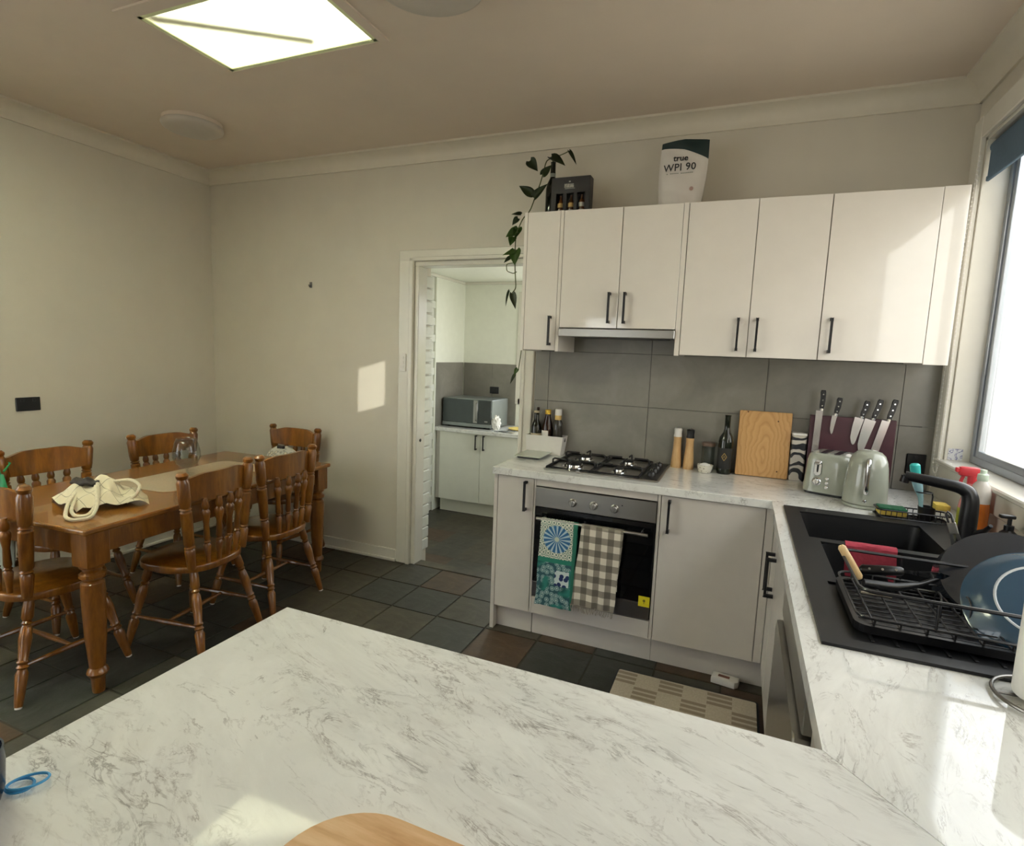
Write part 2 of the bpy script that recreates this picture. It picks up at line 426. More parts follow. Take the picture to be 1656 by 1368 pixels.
# ceiling with the skylight well
SKY = (-1.17, -0.347, -1.60, -1.15)
ADDED_SKY = (-1.95, -.90, -2.80, -2.14)  # well of the unseen skylight added for more light
bm = new_bm(); wx = [XL-.15, ADDED_SKY[0], SKY[0], ADDED_SKY[1], SKY[1], XR+.15]; wy = [YF-.15, ADDED_SKY[2], ADDED_SKY[3], SKY[2], SKY[3], .28]
for i in range(5):
    for j in range(5):
        xm, ym = (wx[i]+wx[i+1])/2, (wy[j]+wy[j+1])/2
        if any(q[0] < xm < q[1] and q[2] < ym < q[3] for q in (SKY, ADDED_SKY)): continue
        add_box(bm, wx[i], wy[j], ZC, wx[i+1], wy[j+1], ZC+.12)
ceiling = struct('ceiling', bm, M['ceil'])
# walls
DX0, DX1, DZ = -.874, -.088, 2.067
bm = wall_panel(new_bm(), 'y', 0, .03, XL-.15, XR+.15, -.25, ZC+.1, [(DX0, DX1, -.26, DZ)]); wall_panel(bm, 'y', .03, .2, XL-.15, XR+.15, -.25, ZC+.1, [(DX0, .10, -.26, DZ)]); wall_back = struct('wall_back', bm, M['wall'])
W6 = (-5.2, -2.5, .6, 2.4)  # opening for the added dining window
bm = wall_panel(new_bm(), 'x', XL-.15, XL, YF-.15, 0, -.05, ZC+.1, [W6]); struct('wall_left', bm, M['wall'])
W1 = (-3.0, -.13, 1.085, 2.49); W2 = (-3.53, -3.06, 2.05, 2.40);  # the small high opening is added to let the sun beam in
bm = wall_panel(new_bm(), 'x', XR, XR+.14, YF-.15, 0, -.05, ZC+.1, [W1, W2]); wall_right = struct('wall_right', bm, M['wall'])
D2 = (-1.05, -.40, 0.0, 2.1)  # opening for the added glazed door
bm = wall_panel(new_bm(), 'y', YF-.12, YF, XL-.15, XR+.15, -.05, ZC+.1, [D2]); struct('wall_front', bm, M['wall'])
# cornices: a cove running along each wall
def cove(name, p0, p1, n):
    n = Vector(n); p0, p1 = Vector(p0), Vector(p1); b = new_bm(); rings = []
    prof = [(0.0, -.092), (.012, -.092), (.014, -.078)]+[(.014+.066*(1-math.cos(PI/2*k/5)), -.078+.064*math.sin(PI/2*k/5)) for k in range(1, 6)]+[(.092, -.012), (.092, 0.0), (0.0, 0.0)]
    for p in (p0, p1): rings.append([b.verts.new(p+n*a+Vector((0, 0, z))) for a, z in prof])
    m = len(prof)
    for k in range(m): b.faces.new((rings[0][k], rings[0][(k+1) % m], rings[1][(k+1) % m], rings[1][k]))
    b.faces.new(rings[0]); b.faces.new(rings[1]); return struct(name, b, M['trim_c'], smooth=True)
M['trim_c'] = plain('cornice_paint', '#d8d1c2', 0.5, vary=0.02)
cove('trim_1', (XL, YF, ZC), (XL, 0, ZC), (1, 0, 0)); cove('trim_2', (XL, 0, ZC), (XR, 0, ZC), (0, -1, 0)); cove('trim_3', (XR, YF, ZC), (XR, 0, ZC), (-1, 0, 0))
# baseboards
bm = add_box(new_bm(), XL, -.016, 0, -.987, 0, .085, .003); add_box(bm, XL, -.03, 0, -.987, -.014, .022, .006, 2); struct('baseboard_back', bm, M['trim'])
bm = add_box(new_bm(), XL, YF, 0, XL+.016, -.0, .085, .003); add_box(bm, XL+.014, YF, 0, XL+.03, -.0, .022, .006, 2); struct('baseboard_left', bm, M['trim'])
# doorway to the pantry
d1 = struct_empty('door_1', (-.48, 0, 0))
for nm, (x0, x1, xb0, xb1) in (('architrave', (-.986, -.874, -.905, -.874)), ('architrave', (-.088, -.012, -.088, -.065))):
    b = add_box(new_bm(), x0, -.02, 0, x1, 0, DZ+.07, .004); add_box(b, xb0, -.03, 0, xb1, -.018, DZ+.02, .004); obj(nm, b, M['trim'], d1)
b = add_box(new_bm(), -.986, -.021, DZ, -.012, 0, DZ+.071, .004); add_box(b, -.9, -.03, DZ, -.066, -.018, DZ+.025, .004); obj('architrave', b, M['trim'], d1)
for x0, x1, y1 in ((DX0, -.842, .10), (-.100, DX1, .03)):
    b = add_box(new_bm(), x0, -.005, 0, x1, y1, DZ-.03, .003); obj('door_lining', b, M['trim'], d1)
b = add_box(new_bm(), DX0, -.005, DZ-.03, DX1, .10, DZ, .003); obj('door_lining', b, M['trim'], d1)
b = add_lathe(new_bm(), (0, 0, 0), [(.0, 0), (.011, 0), (.012, .003), (.006, .005), (.0, .005)], 14)
bmesh.ops.transform(b, matrix=axes((-.842, .045, .875), (0, 1, 0), (0, 0, 1), (1, 0, 0)), verts=b.verts); obj('latch_hole', b, M['black'], d1)
b = add_box(new_bm(), DX0, .0, -.2, DX1, .09, .004, .004); obj('threshold_step', b, M['slate_d'], d1)
# ---------------- pantry behind the doorway (its floor is a step lower)
PX0, PX1, PY1, PZ0, PZ1 = -1.79, .10, 2.46, -.2, 2.26
bm = add_box(new_bm(), PX0-.1, .09, PZ0-.06, PX1+.1, PY1+.12, PZ0-.004); pfloor = struct('floor_pantry', bm, M['floorgrout'])
pm = [finish('slate_tile', add_box(new_bm(), .004, .004, -.005, T-.004, T-.004, 0, .0), M[q], False) for q in ('slate_b', 'slate_d', 'slate_c')]
for i in range(5):
    for j in range(6):
        o = bpy.data.objects.new('slate_tile', pm[rt.randrange(3) if rt.random() < .8 else 1]); COL.objects.link(o); o.parent = pfloor
        o.location = (PX0+.01+i*T*.97, .10+j*T*.98, PZ0)
PW = (-1.09, .05, .97, 2.12)
bm = wall_panel(new_bm(), 'y', PY1, PY1+.12, PX0-.1, PX1+.1, PZ0, PZ1+.1, [PW]); pw_back = struct('wall_pantry_back', bm, M['pantry'])
bm = add_box(new_bm(), PX0-.12, .2, PZ0, PX0, PY1, PZ1+.1); pw_left = struct('wall_pantry_left', bm, M['brickpaint'])
bm = wall_panel(new_bm(), 'x', PX1, PX1+.1, .2, PY1, PZ0, PZ1+.1, [(.7, 2.2, .70, 2.0)]); struct('wall_pantry_right', bm, M['pantry'])  # hole for the added side window
bm = add_box(new_bm(), PX0-.1, .2, PZ1, PX1+.1, PY1+.12, PZ1+.1); struct('ceiling_pantry', bm, M['pantry'])
bm = add_box(new_bm(), PX0, 1.0, PZ1-.03, PX0+.03, PY1, PZ1, .004); add_box(bm, PX0, PY1-.03, PZ1-.03, PX1, PY1, PZ1, .004); struct('trim_4', bm, M['trim'])
bm = add_box(new_bm(), PX0, 1.83, PZ0, PX0+.018, PY1, PZ1-.03); add_box(bm, PX0, 1.815, PZ0, PX0+.024, 1.835, PZ1-.03, .003); obj('plaster_lining', bm, M['pantry'], pw_left)
# painted bricks: the reveal of the doorway and the pantry's left wall
bk = finish('brick', add_box(new_bm(), 0, .004, .004, .016, .110, .080, .004), M['brickpaint'], False)
bk2 = finish('brick', add_box(new_bm(), 0, .004, .004, .014, .226, .080, .004), M['brickpaint'], False)
for k in range(27):
    z = PZ0+k*.0845
    if 0 <= z < DZ-.1:
        o = bpy.data.objects.new('brick', bk); COL.objects.link(o); o.parent = wall_back; o.location = (DX0+rt.uniform(-.001, .002), .098, z)
    for j in range(3):
        y = 1.83-.23*(j+1)+(.0 if k % 2 else .115)
        if y+.23 > 1.832: continue
        o = bpy.data.objects.new('brick', bk2); COL.objects.link(o); o.parent = pw_left; o.location = (PX0+rt.uniform(-.002, .002), y, z)
# pantry splashback tiles
for y0, y1 in ((1.835, 2.44),):
    obj('wall_tile', add_box(new_bm(), PX0+.016, y0, .70, PX0+.027, y1, 1.37, .001), M['tile'], pw_left)
for x0, x1 in ((PX0+.03, -1.405), (-1.402, PW[0]-.02)):
    obj('wall_tile', add_box(new_bm(), x0, PY1-.011, .70, x1, PY1, 1.37, .001), M['tile'], pw_back)
# pantry windows; the unseen side one is added to brighten the pantry
w6 = struct_empty('added_pantry_window', (PX1, 1.45, .70))
obj('pane', add_box(new_bm(), PX1+.05, .7, .70, PX1+.055, 2.2, 2.0), M['pane'], w6)
w3 = struct_empty('window_2', (-.75, PY1, .97))
b = new_bm()
for x0, x1, z0, z1 in ((PW[0]-.03, PW[0]+.035, .94, 2.15), (PW[1]-.035, PW[1]+.03, .94, 2.15), (PW[0], PW[1], .94, 1.005), (PW[0], PW[1], 2.085, 2.15)): add_box(b, x0, PY1-.012, z0, x1, PY1+.1, z1, .003)
obj('window_frame', b, M['trim'], w3)
obj('pane', add_box(new_bm(), PW[0]+.03, PY1+.06, 1.0, PW[1]-.03, PY1+.066, 2.09), M['pane'], w3)
# ---------------- kitchen window in the right wall
w1 = struct_empty('window_1', (XR, -1.2, 1.085))
for y0, y1, z0, z1 in ((W1[1], -.035, 1.0, 2.585), (W1[0]-.09, W1[0], 1.0, 2.585)):
    obj('architrave', add_box(new_bm(), XR-.022, y0, z0, XR, y1, z1, .004), M['trim'], w1)
obj('architrave', add_box(new_bm(), XR-.022, W1[0], W1[3], XR, W1[1], 2.585, .004), M['trim'], w1)
obj('apron', add_box(new_bm(), XR-.02, W1[0]-.09, .985, XR, -.035, 1.08, .004), M['trim'], w1)
obj('window_sill', add_box(new_bm(), XR-.03, W1[0]-.02, 1.065, XR+.10, W1[1]+.02, 1.086, .005), M['trim'], w1)
b = new_bm(); add_box(b, XR, W1[1]-.012, 1.085, XR+.14, W1[1], 2.49); add_box(b, XR, W1[0], 1.085, XR+.14, W1[0]+.012, 2.49); add_box(b, XR, W1[0], 2.478, XR+.14, W1[1], 2.49); obj('reveal_lining', b, M['trim'], w1)
def window_frame(y0, y1, z0, z1, x0, x1, t):
    b = new_bm(); add_box(b, x0, y0, z0, x1, y0+t, z1, .002); add_box(b, x0, y1-t, z0, x1, y1, z1, .002); add_box(b, x0, y0+t, z0, x1, y1-t, z0+t, .002); add_box(b, x0, y0+t, z1-t, x1, y1-t, z1, .002); return b
obj('window_frame', window_frame(W1[0]+.012, W1[1]-.012, 1.086, 2.478, XR+.092, XR+.138, .032), M['alu'], w1)
sh = obj('sash', window_frame(-1.22, W1[1]-.05, 1.115, 2.45, XR+.098, XR+.118, .03), M['alu'], w1)
obj('pane', add_box(new_bm(), XR+.106, -1.19, 1.145, XR+.110, W1[1]-.08, 2.42), M['pane'], sh)
sh = obj('sash', window_frame(W1[0]+.04, -1.18, 1.115, 2.45, XR+.118, XR+.136, .03), M['alu'], w1)
obj('pane', add_box(new_bm(), XR+.125, W1[0]+.07, 1.145, XR+.129, -1.21, 2.42), M['pane'], sh)
# small unseen fanlight, added to throw a sun patch on the back wall
w4 = struct_empty('added_fanlight', (XR, -3.2, 2.04))
obj('pane', add_box(new_bm(), XR+.06, -3.225, 2.05, XR+.066, -3.06, 2.40), M['tint'], w4)  # darker pane, added to weaken one side of the sun patch
obj('pane', add_box(new_bm(), XR+.06, -3.53, 2.05, XR+.066, -3.228, 2.40), M['pane'], w4)
obj('window_frame', window_frame(-3.57, -3.02, 2.01, 2.44, XR-.012, XR-.001, .04), M['trim'], w4)
# unseen dining window in the left wall, added to brighten the room
w6_ = struct_empty('added_dining_window', (XL, -3.85, .6)); b = new_bm()
for y0, y1, z0, z1 in ((-5.2, -5.14, .6, 2.4), (-2.56, -2.5, .6, 2.4), (-3.88, -3.82, .6, 2.4), (-5.2, -2.5, .6, .66), (-5.2, -2.5, 2.34, 2.4)): add_box(b, XL-.10, y0, z0, XL-.04, y1, z1)
obj('window_frame', b, M['trim'], w6_)
for y0, y1 in ((-5.14, -3.88), (-3.82, -2.56)): obj('pane', add_box(new_bm(), XL-.075, y0, .66, XL-.07, y1, 2.34), M['pane'], w6_)
# unseen glazed door behind the camera, added as frontal fill light
d2 = struct_empty('added_glazed_door', (-.725, YF, 0)); b = new_bm()
for x0, x1, z0, z1 in ((-1.05, -.99, 0, 2.1), (-.46, -.40, 0, 2.1), (-.99, -.46, 2.04, 2.1), (-.99, -.46, 0, .10)): add_box(b, x0, YF-.08, z0, x1, YF-.03, z1)
obj('door_frame', b, M['alu'], d2)
obj('pane', add_box(new_bm(), -.99, YF-.06, .10, -.46, YF-.055, 2.04), M['pane'], d2)
# skylight: shaft, glazing bar and translucent diffuser
SKM = N('skylight_diffuser'); SKM.t.nodes.remove(SKM.b)
_tl = SKM.n('ShaderNodeBsdfTranslucent'); _tl.inputs[0].default_value = (.90, .93, .82, 1); _df = SKM.n('ShaderNodeBsdfDiffuse'); _df.inputs[0].default_value = (.8, .82, .75, 1)
_mx = SKM.n('ShaderNodeMixShader'); _mx.inputs[0].default_value = .25; SKM.l(_tl.outputs[0], _mx.inputs[1]); SKM.l(_df.outputs[0], _mx.inputs[2]); SKM.l(_mx.outputs[0], SKM.out.inputs[0])
s1 = struct_empty('window_4', (-.76, -1.375, ZC)); x0, x1, y0, y1 = SKY; b = new_bm()
add_box(b, x0-.01, y0-.02, ZC+.1, x0, y1+.02, 3.4); add_box(b, x1, y0-.02, ZC+.1, x1+.01, y1+.02, 3.4); add_box(b, x0, y0-.02, ZC+.1, x1, y0-.01, 3.4); add_box(b, x0, y1+.01, ZC+.1, x1, y1+.02, 3.4); add_box(b, x0-.01, y0-.02, 3.4, x1+.01, y1+.02, 3.41)
obj('skylight_shaft', b, M['white'], s1)
obj('diffuser', add_box(new_bm(), x0+.001, y0+.001, ZC-.001, x1-.001, y1-.001, ZC+.001), SKM.m, s1)
b = new_bm(); t = .016
for q in ((x0-.004, y0-.004, x1+.004, y0+t), (x0-.004, y1-t, x1+.004, y1+.004), (x0-.004, y0, x0+t, y1), (x1-t, y0, x1+.004, y1)): add_box(b, q[0], q[1], ZC-.006, q[2], q[3], ZC-.0015)
M['opal'] = plain('opal_light_cover', '#bdb5ab', 0.35, vary=.02)
M['lens_edge'] = plain('skylight_edge_bead', '#e6eec0', 0.4)
b2 = new_bm(); add_ring_slab(b2, [(x0-.06, y0-.06), (x1+.045, y0-.06), (x1+.045, y1+.02), (x0-.06, y1+.02)], [(x0-.004, y0-.004), (x1+.004, y0-.004), (x1+.004, y1+.004), (x0-.004, y1+.004)], ZC-.008, ZC+.001); obj('skylight_frame', b2, M['ceil'], s1); obj('edge_bead', b, M['lens_edge'], s1)
obj('glazing_bar', add_tube(new_bm(), [(-1.135, -1.567, ZC+.033), (-.62, -1.225, ZC+.033)], .028, 8), M['dsteel'], s1)
s2 = struct_empty('added_skylight', (-1.425, -2.47, ZC)); x0, x1, y0, y1 = ADDED_SKY; b = new_bm()  # second skylight, out of view, added to light the peninsula and cabinet doors
add_box(b, x0-.01, y0-.02, ZC+.1, x0, y1+.02, 3.4); add_box(b, x1, y0-.02, ZC+.1, x1+.01, y1+.02, 3.4); add_box(b, x0, y0-.02, ZC+.1, x1, y0-.01, 3.4); add_box(b, x0, y1+.01, ZC+.1, x1, y1+.02, 3.4); add_box(b, x0-.01, y0-.02, 3.4, x1+.01, y1+.02, 3.41)
obj('skylight_shaft', b, M['white'], s2); obj('diffuser', add_box(new_bm(), x0+.001, y0+.001, ZC-.001, x1-.001, y1-.001, ZC+.001), SKM.m, s2)
b = new_bm(); add_ring_slab(b, [(x0-.05, y0-.05), (x1+.05, y0-.05), (x1+.05, y1+.05), (x0-.05, y1+.05)], [(x0, y0), (x1, y0), (x1, y1), (x0, y1)], ZC-.008, ZC+.001); obj('skylight_frame', b, M['ceil'], s2)
# ---------------- outside
bm = add_box(new_bm(), -14, -16, -.40, 22, 30, -.32); struct('ground', bm, M['concrete'])
solo('sun_blocker_wall', add_box(new_bm(), 3.6, -4.62, -.32, 3.75, -1.2, 3.1), M['cream'], 'tall cream wall added out of view to block sun from the kitchen window', 'wall')  # unseen wall, added to keep direct sun out of the kitchen window
t_ = thing('outbuilding', 'cream rendered outbuilding seen through the kitchen window', 'building', (2.9, 3.4, -.32))
obj('wall', add_box(new_bm(), 2.4, 3.0, -.32, 3.56, 4.4, 3.2), M['cream'], t_); obj('roof', add_box(new_bm(), 2.3, 2.9, 3.2, 3.66, 4.5, 3.3), M['alu'], t_)
M['hedge'] = plain('sunlit_hedge', '#8a9a58', 0.9, vary=0.4, scale=6)
hb = new_bm(); bmesh.ops.create_icosphere(hb, subdivisions=4, radius=1.0)
for v in hb.verts:
    n = math.sin(v.co.x*9+1)*math.sin(v.co.y*8)*math.sin(v.co.z*9)*.12+random.uniform(-.04, .04); v.co *= 1+n; v.co.x *= 3.2; v.co.z = max(-.9, v.co.z)*1.1; v.co += Vector((7.5, 13.5, .65))
solo('garden_hedge', hb, M['hedge'], 'pale green garden hedge far outside the window', 'hedge')

# ------------------------------------------------------------------ kitchen joinery
def bar_handle(parent, p0, p1, out):
    """black bar pull: square bar between p0 and p1 (on the door face), standing off by out (vector)"""
    p0, p1, out = Vector(p0), Vector(p1), Vector(out); d = (p1-p0).normalized(); n = out.normalized(); s = d.cross(n); b = new_bm()
    L = (p1-p0).length; Mx = axes(p0+out, s, n, d)
    add_box(b, -.005, -.005, 0, .005, .005, L, .0015, M=Mx)
    for q in (p0, p1-d*.012):
        add_box(b, -.006, 0, 0, .006, out.length+.002, .012, .001, M=axes(q, s, n, d))
    return obj('handle', b, M['black'], parent)
def door_panel(parent, x0, x1, z0, z1, y=-.58, mat='satin', name='door', th=.018):
    return obj(name, add_box(new_bm(), x0+.0012, y, z0, x1-.0012, y+th, z1, .0012), M[mat], parent)
Z0, Z1 = .135, .856
# benchtop in three mitred slabs round the sink
SX0, SX1, SY0, SY1 = 1.392, 1.945, -1.912, -.695
bt = thing('kitchen_benchtop', 'white marble-look benchtop in three mitred runs with grey veins', 'benchtop', (1.3, -1.5, .862))
obj('back_slab', add_prism(new_bm(), [(0, -.60), (1.337, -.60), (2.058, -.002), (0, -.002)], .862, .90, .002), M['marble_b'], bt)
obj('side_slab', add_ring_slab(new_bm(), [(1.337, -2.30), (2.058, -3.08), (2.058, -.002), (1.337, -.60)], [(SX0, SY0), (SX1, SY0), (SX1, SY1), (SX0, SY1)], .862, .90), M['marble_s'], bt)
obj('peninsula_slab', add_prism(new_bm(), [(.257, -2.30), (.257, -3.08), (2.058, -3.08), (1.337, -2.30)], .862, .90, .0015), M['marble_p'], bt)
# narrow base cabinet
c = thing('base_cabinet', 'narrow white base cabinet left of the oven', 'cabinet', (.12, -.3, 0))
obj('carcass', add_box(new_bm(), .026, -.56, Z0, .226, -.01, .862), M['carc'], c)
obj('end_panel', add_box(new_bm(), .004, -.58, 0, .0245, -.005, .862, .001), M['satin'], c)
obj('toe_kick', add_box(new_bm(), .0245, -.53, 0, .2285, -.51, Z0, .001), M['satin'], c)
d = door_panel(c, .026, .228, Z0, Z1); bar_handle(d, (.187, -.58, .688), (.187, -.58, .842), (0, -.03, 0))
# oven housing
c = thing('oven_housing', 'white cabinet surround built round the oven', 'cabinet', (.545, -.3, 0))
obj('side_panel', add_box(new_bm(), .229, -.578, Z0, .239, -.01, .862, .001), M['satin'], c); obj('side_panel', add_box(new_bm(), .853, -.578, Z0, .867, -.01, .862, .001), M['satin'], c)
obj('top_rail', add_box(new_bm(), .2405, -.578, .824, .8515, -.555, .861, .001), M['satin'], c)
obj('lower_panel', add_box(new_bm(), .2405, -.58, Z0, .8515, -.56, .224, .001), M['satin'], c)
obj('toe_kick', add_box(new_bm(), .233, -.53, 0, .862, -.51, Z0-.001, .001), M['satin'], c)
# oven
ov = thing('built_in_oven', 'stainless and black glass oven under the gas hob', 'oven', (.546, -.3, .228))
obj('body', add_box(new_bm(), .245, -.56, .23, .848, -.05, .82), M['dsteel'], ov)
cp = obj('control_panel', add_box(new_bm(), .2415, -.588, .718, .8505, -.56, .82, .002), M['steel'], ov)
for x in (.44, .547, .652):
    b = add_lathe(new_bm(), (0, 0, 0), [(.021, 0), (.021, .004), (.018, .006), (.017, .02), (.014, .023), (0, .023)], 20); add_box(b, -.0035, -.016, .02, .0035, .016, .028, .001)
    bmesh.ops.transform(b, matrix=axes((x, -.588, .762), (1, 0, 0), (0, 0, 1), (0, -1, 0)), verts=b.verts); obj('knob', b, M['steel'], cp, True)
b = add_lathe(new_bm(), (0, 0, 0), [(.0035, 0), (.0035, .001), (0, .001)], 10); bmesh.ops.transform(b, matrix=axes((.688, -.5885, .783), (1, 0, 0), (0, 0, 1), (0, -1, 0)), verts=b.verts); obj('indicator_light', b, M['black'], cp)
od = obj('oven_door', add_box(new_bm(), .2425, -.586, .315, .8495, -.562, .714, .002), M['oglass'], ov)
obj('lower_trim', add_box(new_bm(), .2425, -.586, .232, .8495, -.562, .313, .002), M['dsteel'], ov)
b = add_tube(new_bm(), [(.268, -.635, .669), (.825, -.635, .669)], .0085, 12)
for x in (.30, .793): add_tube(b, [(x, -.635, .669), (x, -.585, .669)], .006, 8)
obj('door_handle', b, M['steel'], od, True)
M['yellow'] = plain('yellow_label', '#d8cb1e', 0.5)
lb = obj('energy_label', add_box(new_bm(), .795, -.5868, .296, .849, -.586, .348), M['yellow'], od, label='yellow energy sticker')
b = new_bm(); add_lathe(b, (0, .004, 0), [(.0065, 0), (.0065, .0006), (0, .0006)], 12); add_box(b, -.0015, -.012, 0, .0015, 0, .0006); bmesh.ops.transform(b, matrix=axes((.822, -.5868, .322), (1, 0, 0), (0, 0, 1), (0, -1, 0)), verts=b.verts); M['olive'] = plain('olive_print', '#6b6412', .5); obj('printed_mark', b, M['olive'], lb and od)
# corner cabinet with large door
c = thing('corner_cabinet', 'white corner base cabinet with wide door right of the oven', 'cabinet', (1.1, -.3, 0))
obj('carcass', add_box(new_bm(), .868, -.56, Z0, 1.98, -.01, .862), M['carc'], c)
d = door_panel(c, .869, 1.321, Z0, Z1); bar_handle(d, (.908, -.58, .685), (.908, -.58, .84), (0, -.03, 0))
obj('filler_panel', add_box(new_bm(), 1.323, -.578, Z0, 1.357, -.562, Z1, .001), M['satin'], c)
obj('toe_kick', add_box(new_bm(), .863, -.53, 0, 1.40, -.51, Z0-.001, .001), M['satin'], c)
# sink cabinet on the side run (faces -x)
c = thing('sink_cabinet', 'white sink base cabinet under the black sink', 'cabinet', (1.65, -1.0, 0))
b = add_box(new_bm(), 1.377, -1.44, Z0, 1.39, -.62, .86); add_box(b, 1.39, -1.44, Z0, 2.05, -.585, .16); obj('carcass', b, M['carc'], c)
obj('filler_panel', add_box(new_bm(), 1.358, -.66, Z0, 1.376, -.582, Z1, .001), M['satin'], c)
for y0, y1, hy in ((-.835, -.662, -.80), (-1.44, -.837, -.875)):
    d = obj('door', add_box(new_bm(), 1.357, y0+.001, Z0, 1.376, y1-.001, Z1, .0012), M['satin'], c)
    bar_handle(d, (1.357, hy, .57), (1.357, hy, .73), (-.03, 0, 0))
obj('toe_kick', add_box(new_bm(), 1.40, -1.44, 0, 1.42, -.53, Z0-.001, .001), M['dsteel'], c)
# dishwasher
dw = thing('dishwasher', 'grey steel dishwasher at the end of the sink run', 'dishwasher', (1.65, -1.75, 0))
obj('body', add_box(new_bm(), 1.375, -2.045, .08, 2.0, -1.505, .855), M['dsteel'], dw)
b = add_prism(new_bm(), rrect(-2.045, .10, -1.452, .745, .03, 5), 0, .045, .004, M=axes((1.328, 0, 0), (0, 1, 0), (0, 0, 1), (1, 0, 0)))
dd = obj('door', b, M['steel'], dw)
obj('control_strip', add_box(new_bm(), 1.342, -2.045, .755, 1.375, -1.452, .856, .003), M['steel'], dw)
obj('plinth', add_box(new_bm(), 1.39, -2.045, 0, 1.41, -1.452, .09, .001), M['dsteel'], dw)
c = thing('peninsula_cabinet', 'white base cabinet carrying the near peninsula benchtop', 'cabinet', (.85, -2.7, 0))
obj('carcass', add_box(new_bm(), .29, -3.03, Z0, 1.97, -2.34, .862), M['carc'], c); obj('toe_kick', add_box(new_bm(), .33, -2.97, 0, 1.95, -2.40, Z0), M['satin'], c)
for i in range(2): door_panel(c, .30+i*.52, .815+i*.52, Z0, Z1, y=-2.338)
obj('end_filler', add_box(new_bm(), 1.36, -2.338, Z0, 1.378, -2.05, Z1), M['satin'], c)
# splashback tiles
b = add_box(new_bm(), .0, -.004, .90, 1.995, -.0005, 1.66); sb = solo('splashback', b, M['grout'], 'grey stone tile splashback above the back benchtop', 'splashback'); ORIG[sb.name] = sb.location.copy()
xs = [.0, .0885, .692, 1.295, 1.898, 2.045]; zs = [.901, 1.2165, 1.517, 1.655]
sb_l = None
for i in range(5):
    for j in range(3):
        obj('wall_tile', add_box(new_bm(), xs[i]+.0012, -.010, zs[j]+.0012, xs[i+1]-.0012, -.003, zs[j+1]-.0012, .0006), M['tile'], sb)
# upper cabinets
def upper(name, label, x0, x1, z0, doors, extra=()):
    c = thing(name, label, 'cabinet', ((x0+x1)/2, -.16, z0))
    obj('carcass', add_box(new_bm(), x0, -.311, z0+.002, x1, -.012, 2.243), M['carc'], c)
    for dx0, dx1, hx, hz0 in doors:
        d = door_panel(c, dx0, dx1, z0, 2.247, y=-.33, mat='door'); bar_handle(d, (hx, -.33, hz0), (hx, -.33, hz0+.155), (0, -.03, 0))
    return c
c = upper('wall_cabinet', 'narrow glossy white wall cabinet at the left end, under the vine', .037, .221, 1.518, [(.038, .221, .191, 1.545)])
obj('end_panel', add_box(new_bm(), .018, -.33, 1.512, .0365, -.012, 2.249, .001), M['door'], c); obj('filler_panel', add_box(new_bm(), .222, -.328, 1.513, .239, -.012, 2.249, .001), M['door'], c)
c = upper('wall_cabinet', 'shorter two-door glossy wall cabinet above the rangehood', .241, .846, 1.642, [(.241, .551, .508, 1.667), (.553, .846, .588, 1.667)])
c = upper('wall_cabinet', 'two-door glossy wall cabinet right of the rangehood', .872, 1.479, 1.518, [(.872, 1.180, 1.134, 1.546), (1.181, 1.480, 1.217, 1.546)])
obj('filler_panel', add_box(new_bm(), .847, -.328, 1.513, .870, -.012, 2.249, .001), M['door'], c)
c = upper('wall_cabinet', 'single-door glossy wall cabinet at the window end', 1.481, 1.883, 1.518, [(1.482, 1.883, 1.522, 1.55)])
obj('filler_panel', add_box(new_bm(), 1.885, -.328, 1.513, 1.974, -.012, 2.249, .001), M['door'], c)
# rangehood
rh = thing('rangehood', 'slim stainless slide-out rangehood above the hob', 'rangehood', (.545, -.18, 1.55))
obj('hood_body', add_box(new_bm(), .243, -.30, 1.60, .844, -.012, 1.64, .002), M['dsteel'], rh); obj('slide_front', add_box(new_bm(), .2415, -.345, 1.594, .8455, -.30, 1.637, .003), M['steel'], rh)
obj('filter', add_box(new_bm(), .30, -.29, 1.594, .79, -.05, 1.60, .001), M['black'], rh)
# hob
hb_ = thing('gas_hob', 'four-burner stainless gas hob with black cast iron trivets', 'hob', (.545, -.28, .90))
obj('hob_plate', add_prism(new_bm(), rrect(.252, -.525, .842, -.035, .012), .9005, .908, .0025), M['steel'], hb_)
for x, y, r in ((.385, -.405, .048), (.385, -.165, .036), (.625, -.405, .026), (.625, -.165, .036)):
    bu = obj('burner', add_lathe(new_bm(), (x, y, .907), [(r+.014, 0), (r+.012, .004), (r+.002, .006), (r, .016), (r-.004, .018), (0, .018)], 24), M['chrome'], hb_, True)
    obj('burner_cap', add_lathe(new_bm(), (x, y, .925), [(r*.86, 0), (r*.88, .004), (r*.8, .007), (0, .008)], 24), M['iron'], bu, True)
for x0, x1 in ((.268, .498), (.512, .742)):
    b = new_bm(); q = [(x0, -.505, .914), (x1, -.505, .914), (x1, -.055, .914), (x0, -.055, .914)]
    add_tube(b, q, .0065, 6, closed=True); xm = (x0+x1)/2; add_tube(b, [(x0, -.285, .914), (x1, -.285, .914)], .0065, 6)
    for yc in (-.405, -.165):
        for sx, sy in ((-1, 0), (1, 0), (0, -1), (0, 1)):
            ex, ey = (x0 if sx < 0 else x1 if sx > 0 else xm), (yc-.10 if sy < 0 else yc+.10 if sy > 0 else yc)
            if sy: ey = {(-.405, -1): -.505, (-.405, 1): -.29, (-.165, -1): -.28, (-.165, 1): -.055}[(yc, sy)]
            ix, iy = xm+sx*.035, yc+sy*.035
            add_tube(b, [(ex, ey, .914), (ex, ey, .937), (ex+(ix-ex)*.12, ey+(iy-ey)*.12, .943), (ix, iy, .943)], .0052, 6)
    for px, py in ((x0, -.505), (x1, -.505), (x0, -.055), (x1, -.055)): add_tube(b, [(px, py, .907), (px, py, .914)], .007, 6)
    obj('trivet', b, M['iron'], hb_, True)
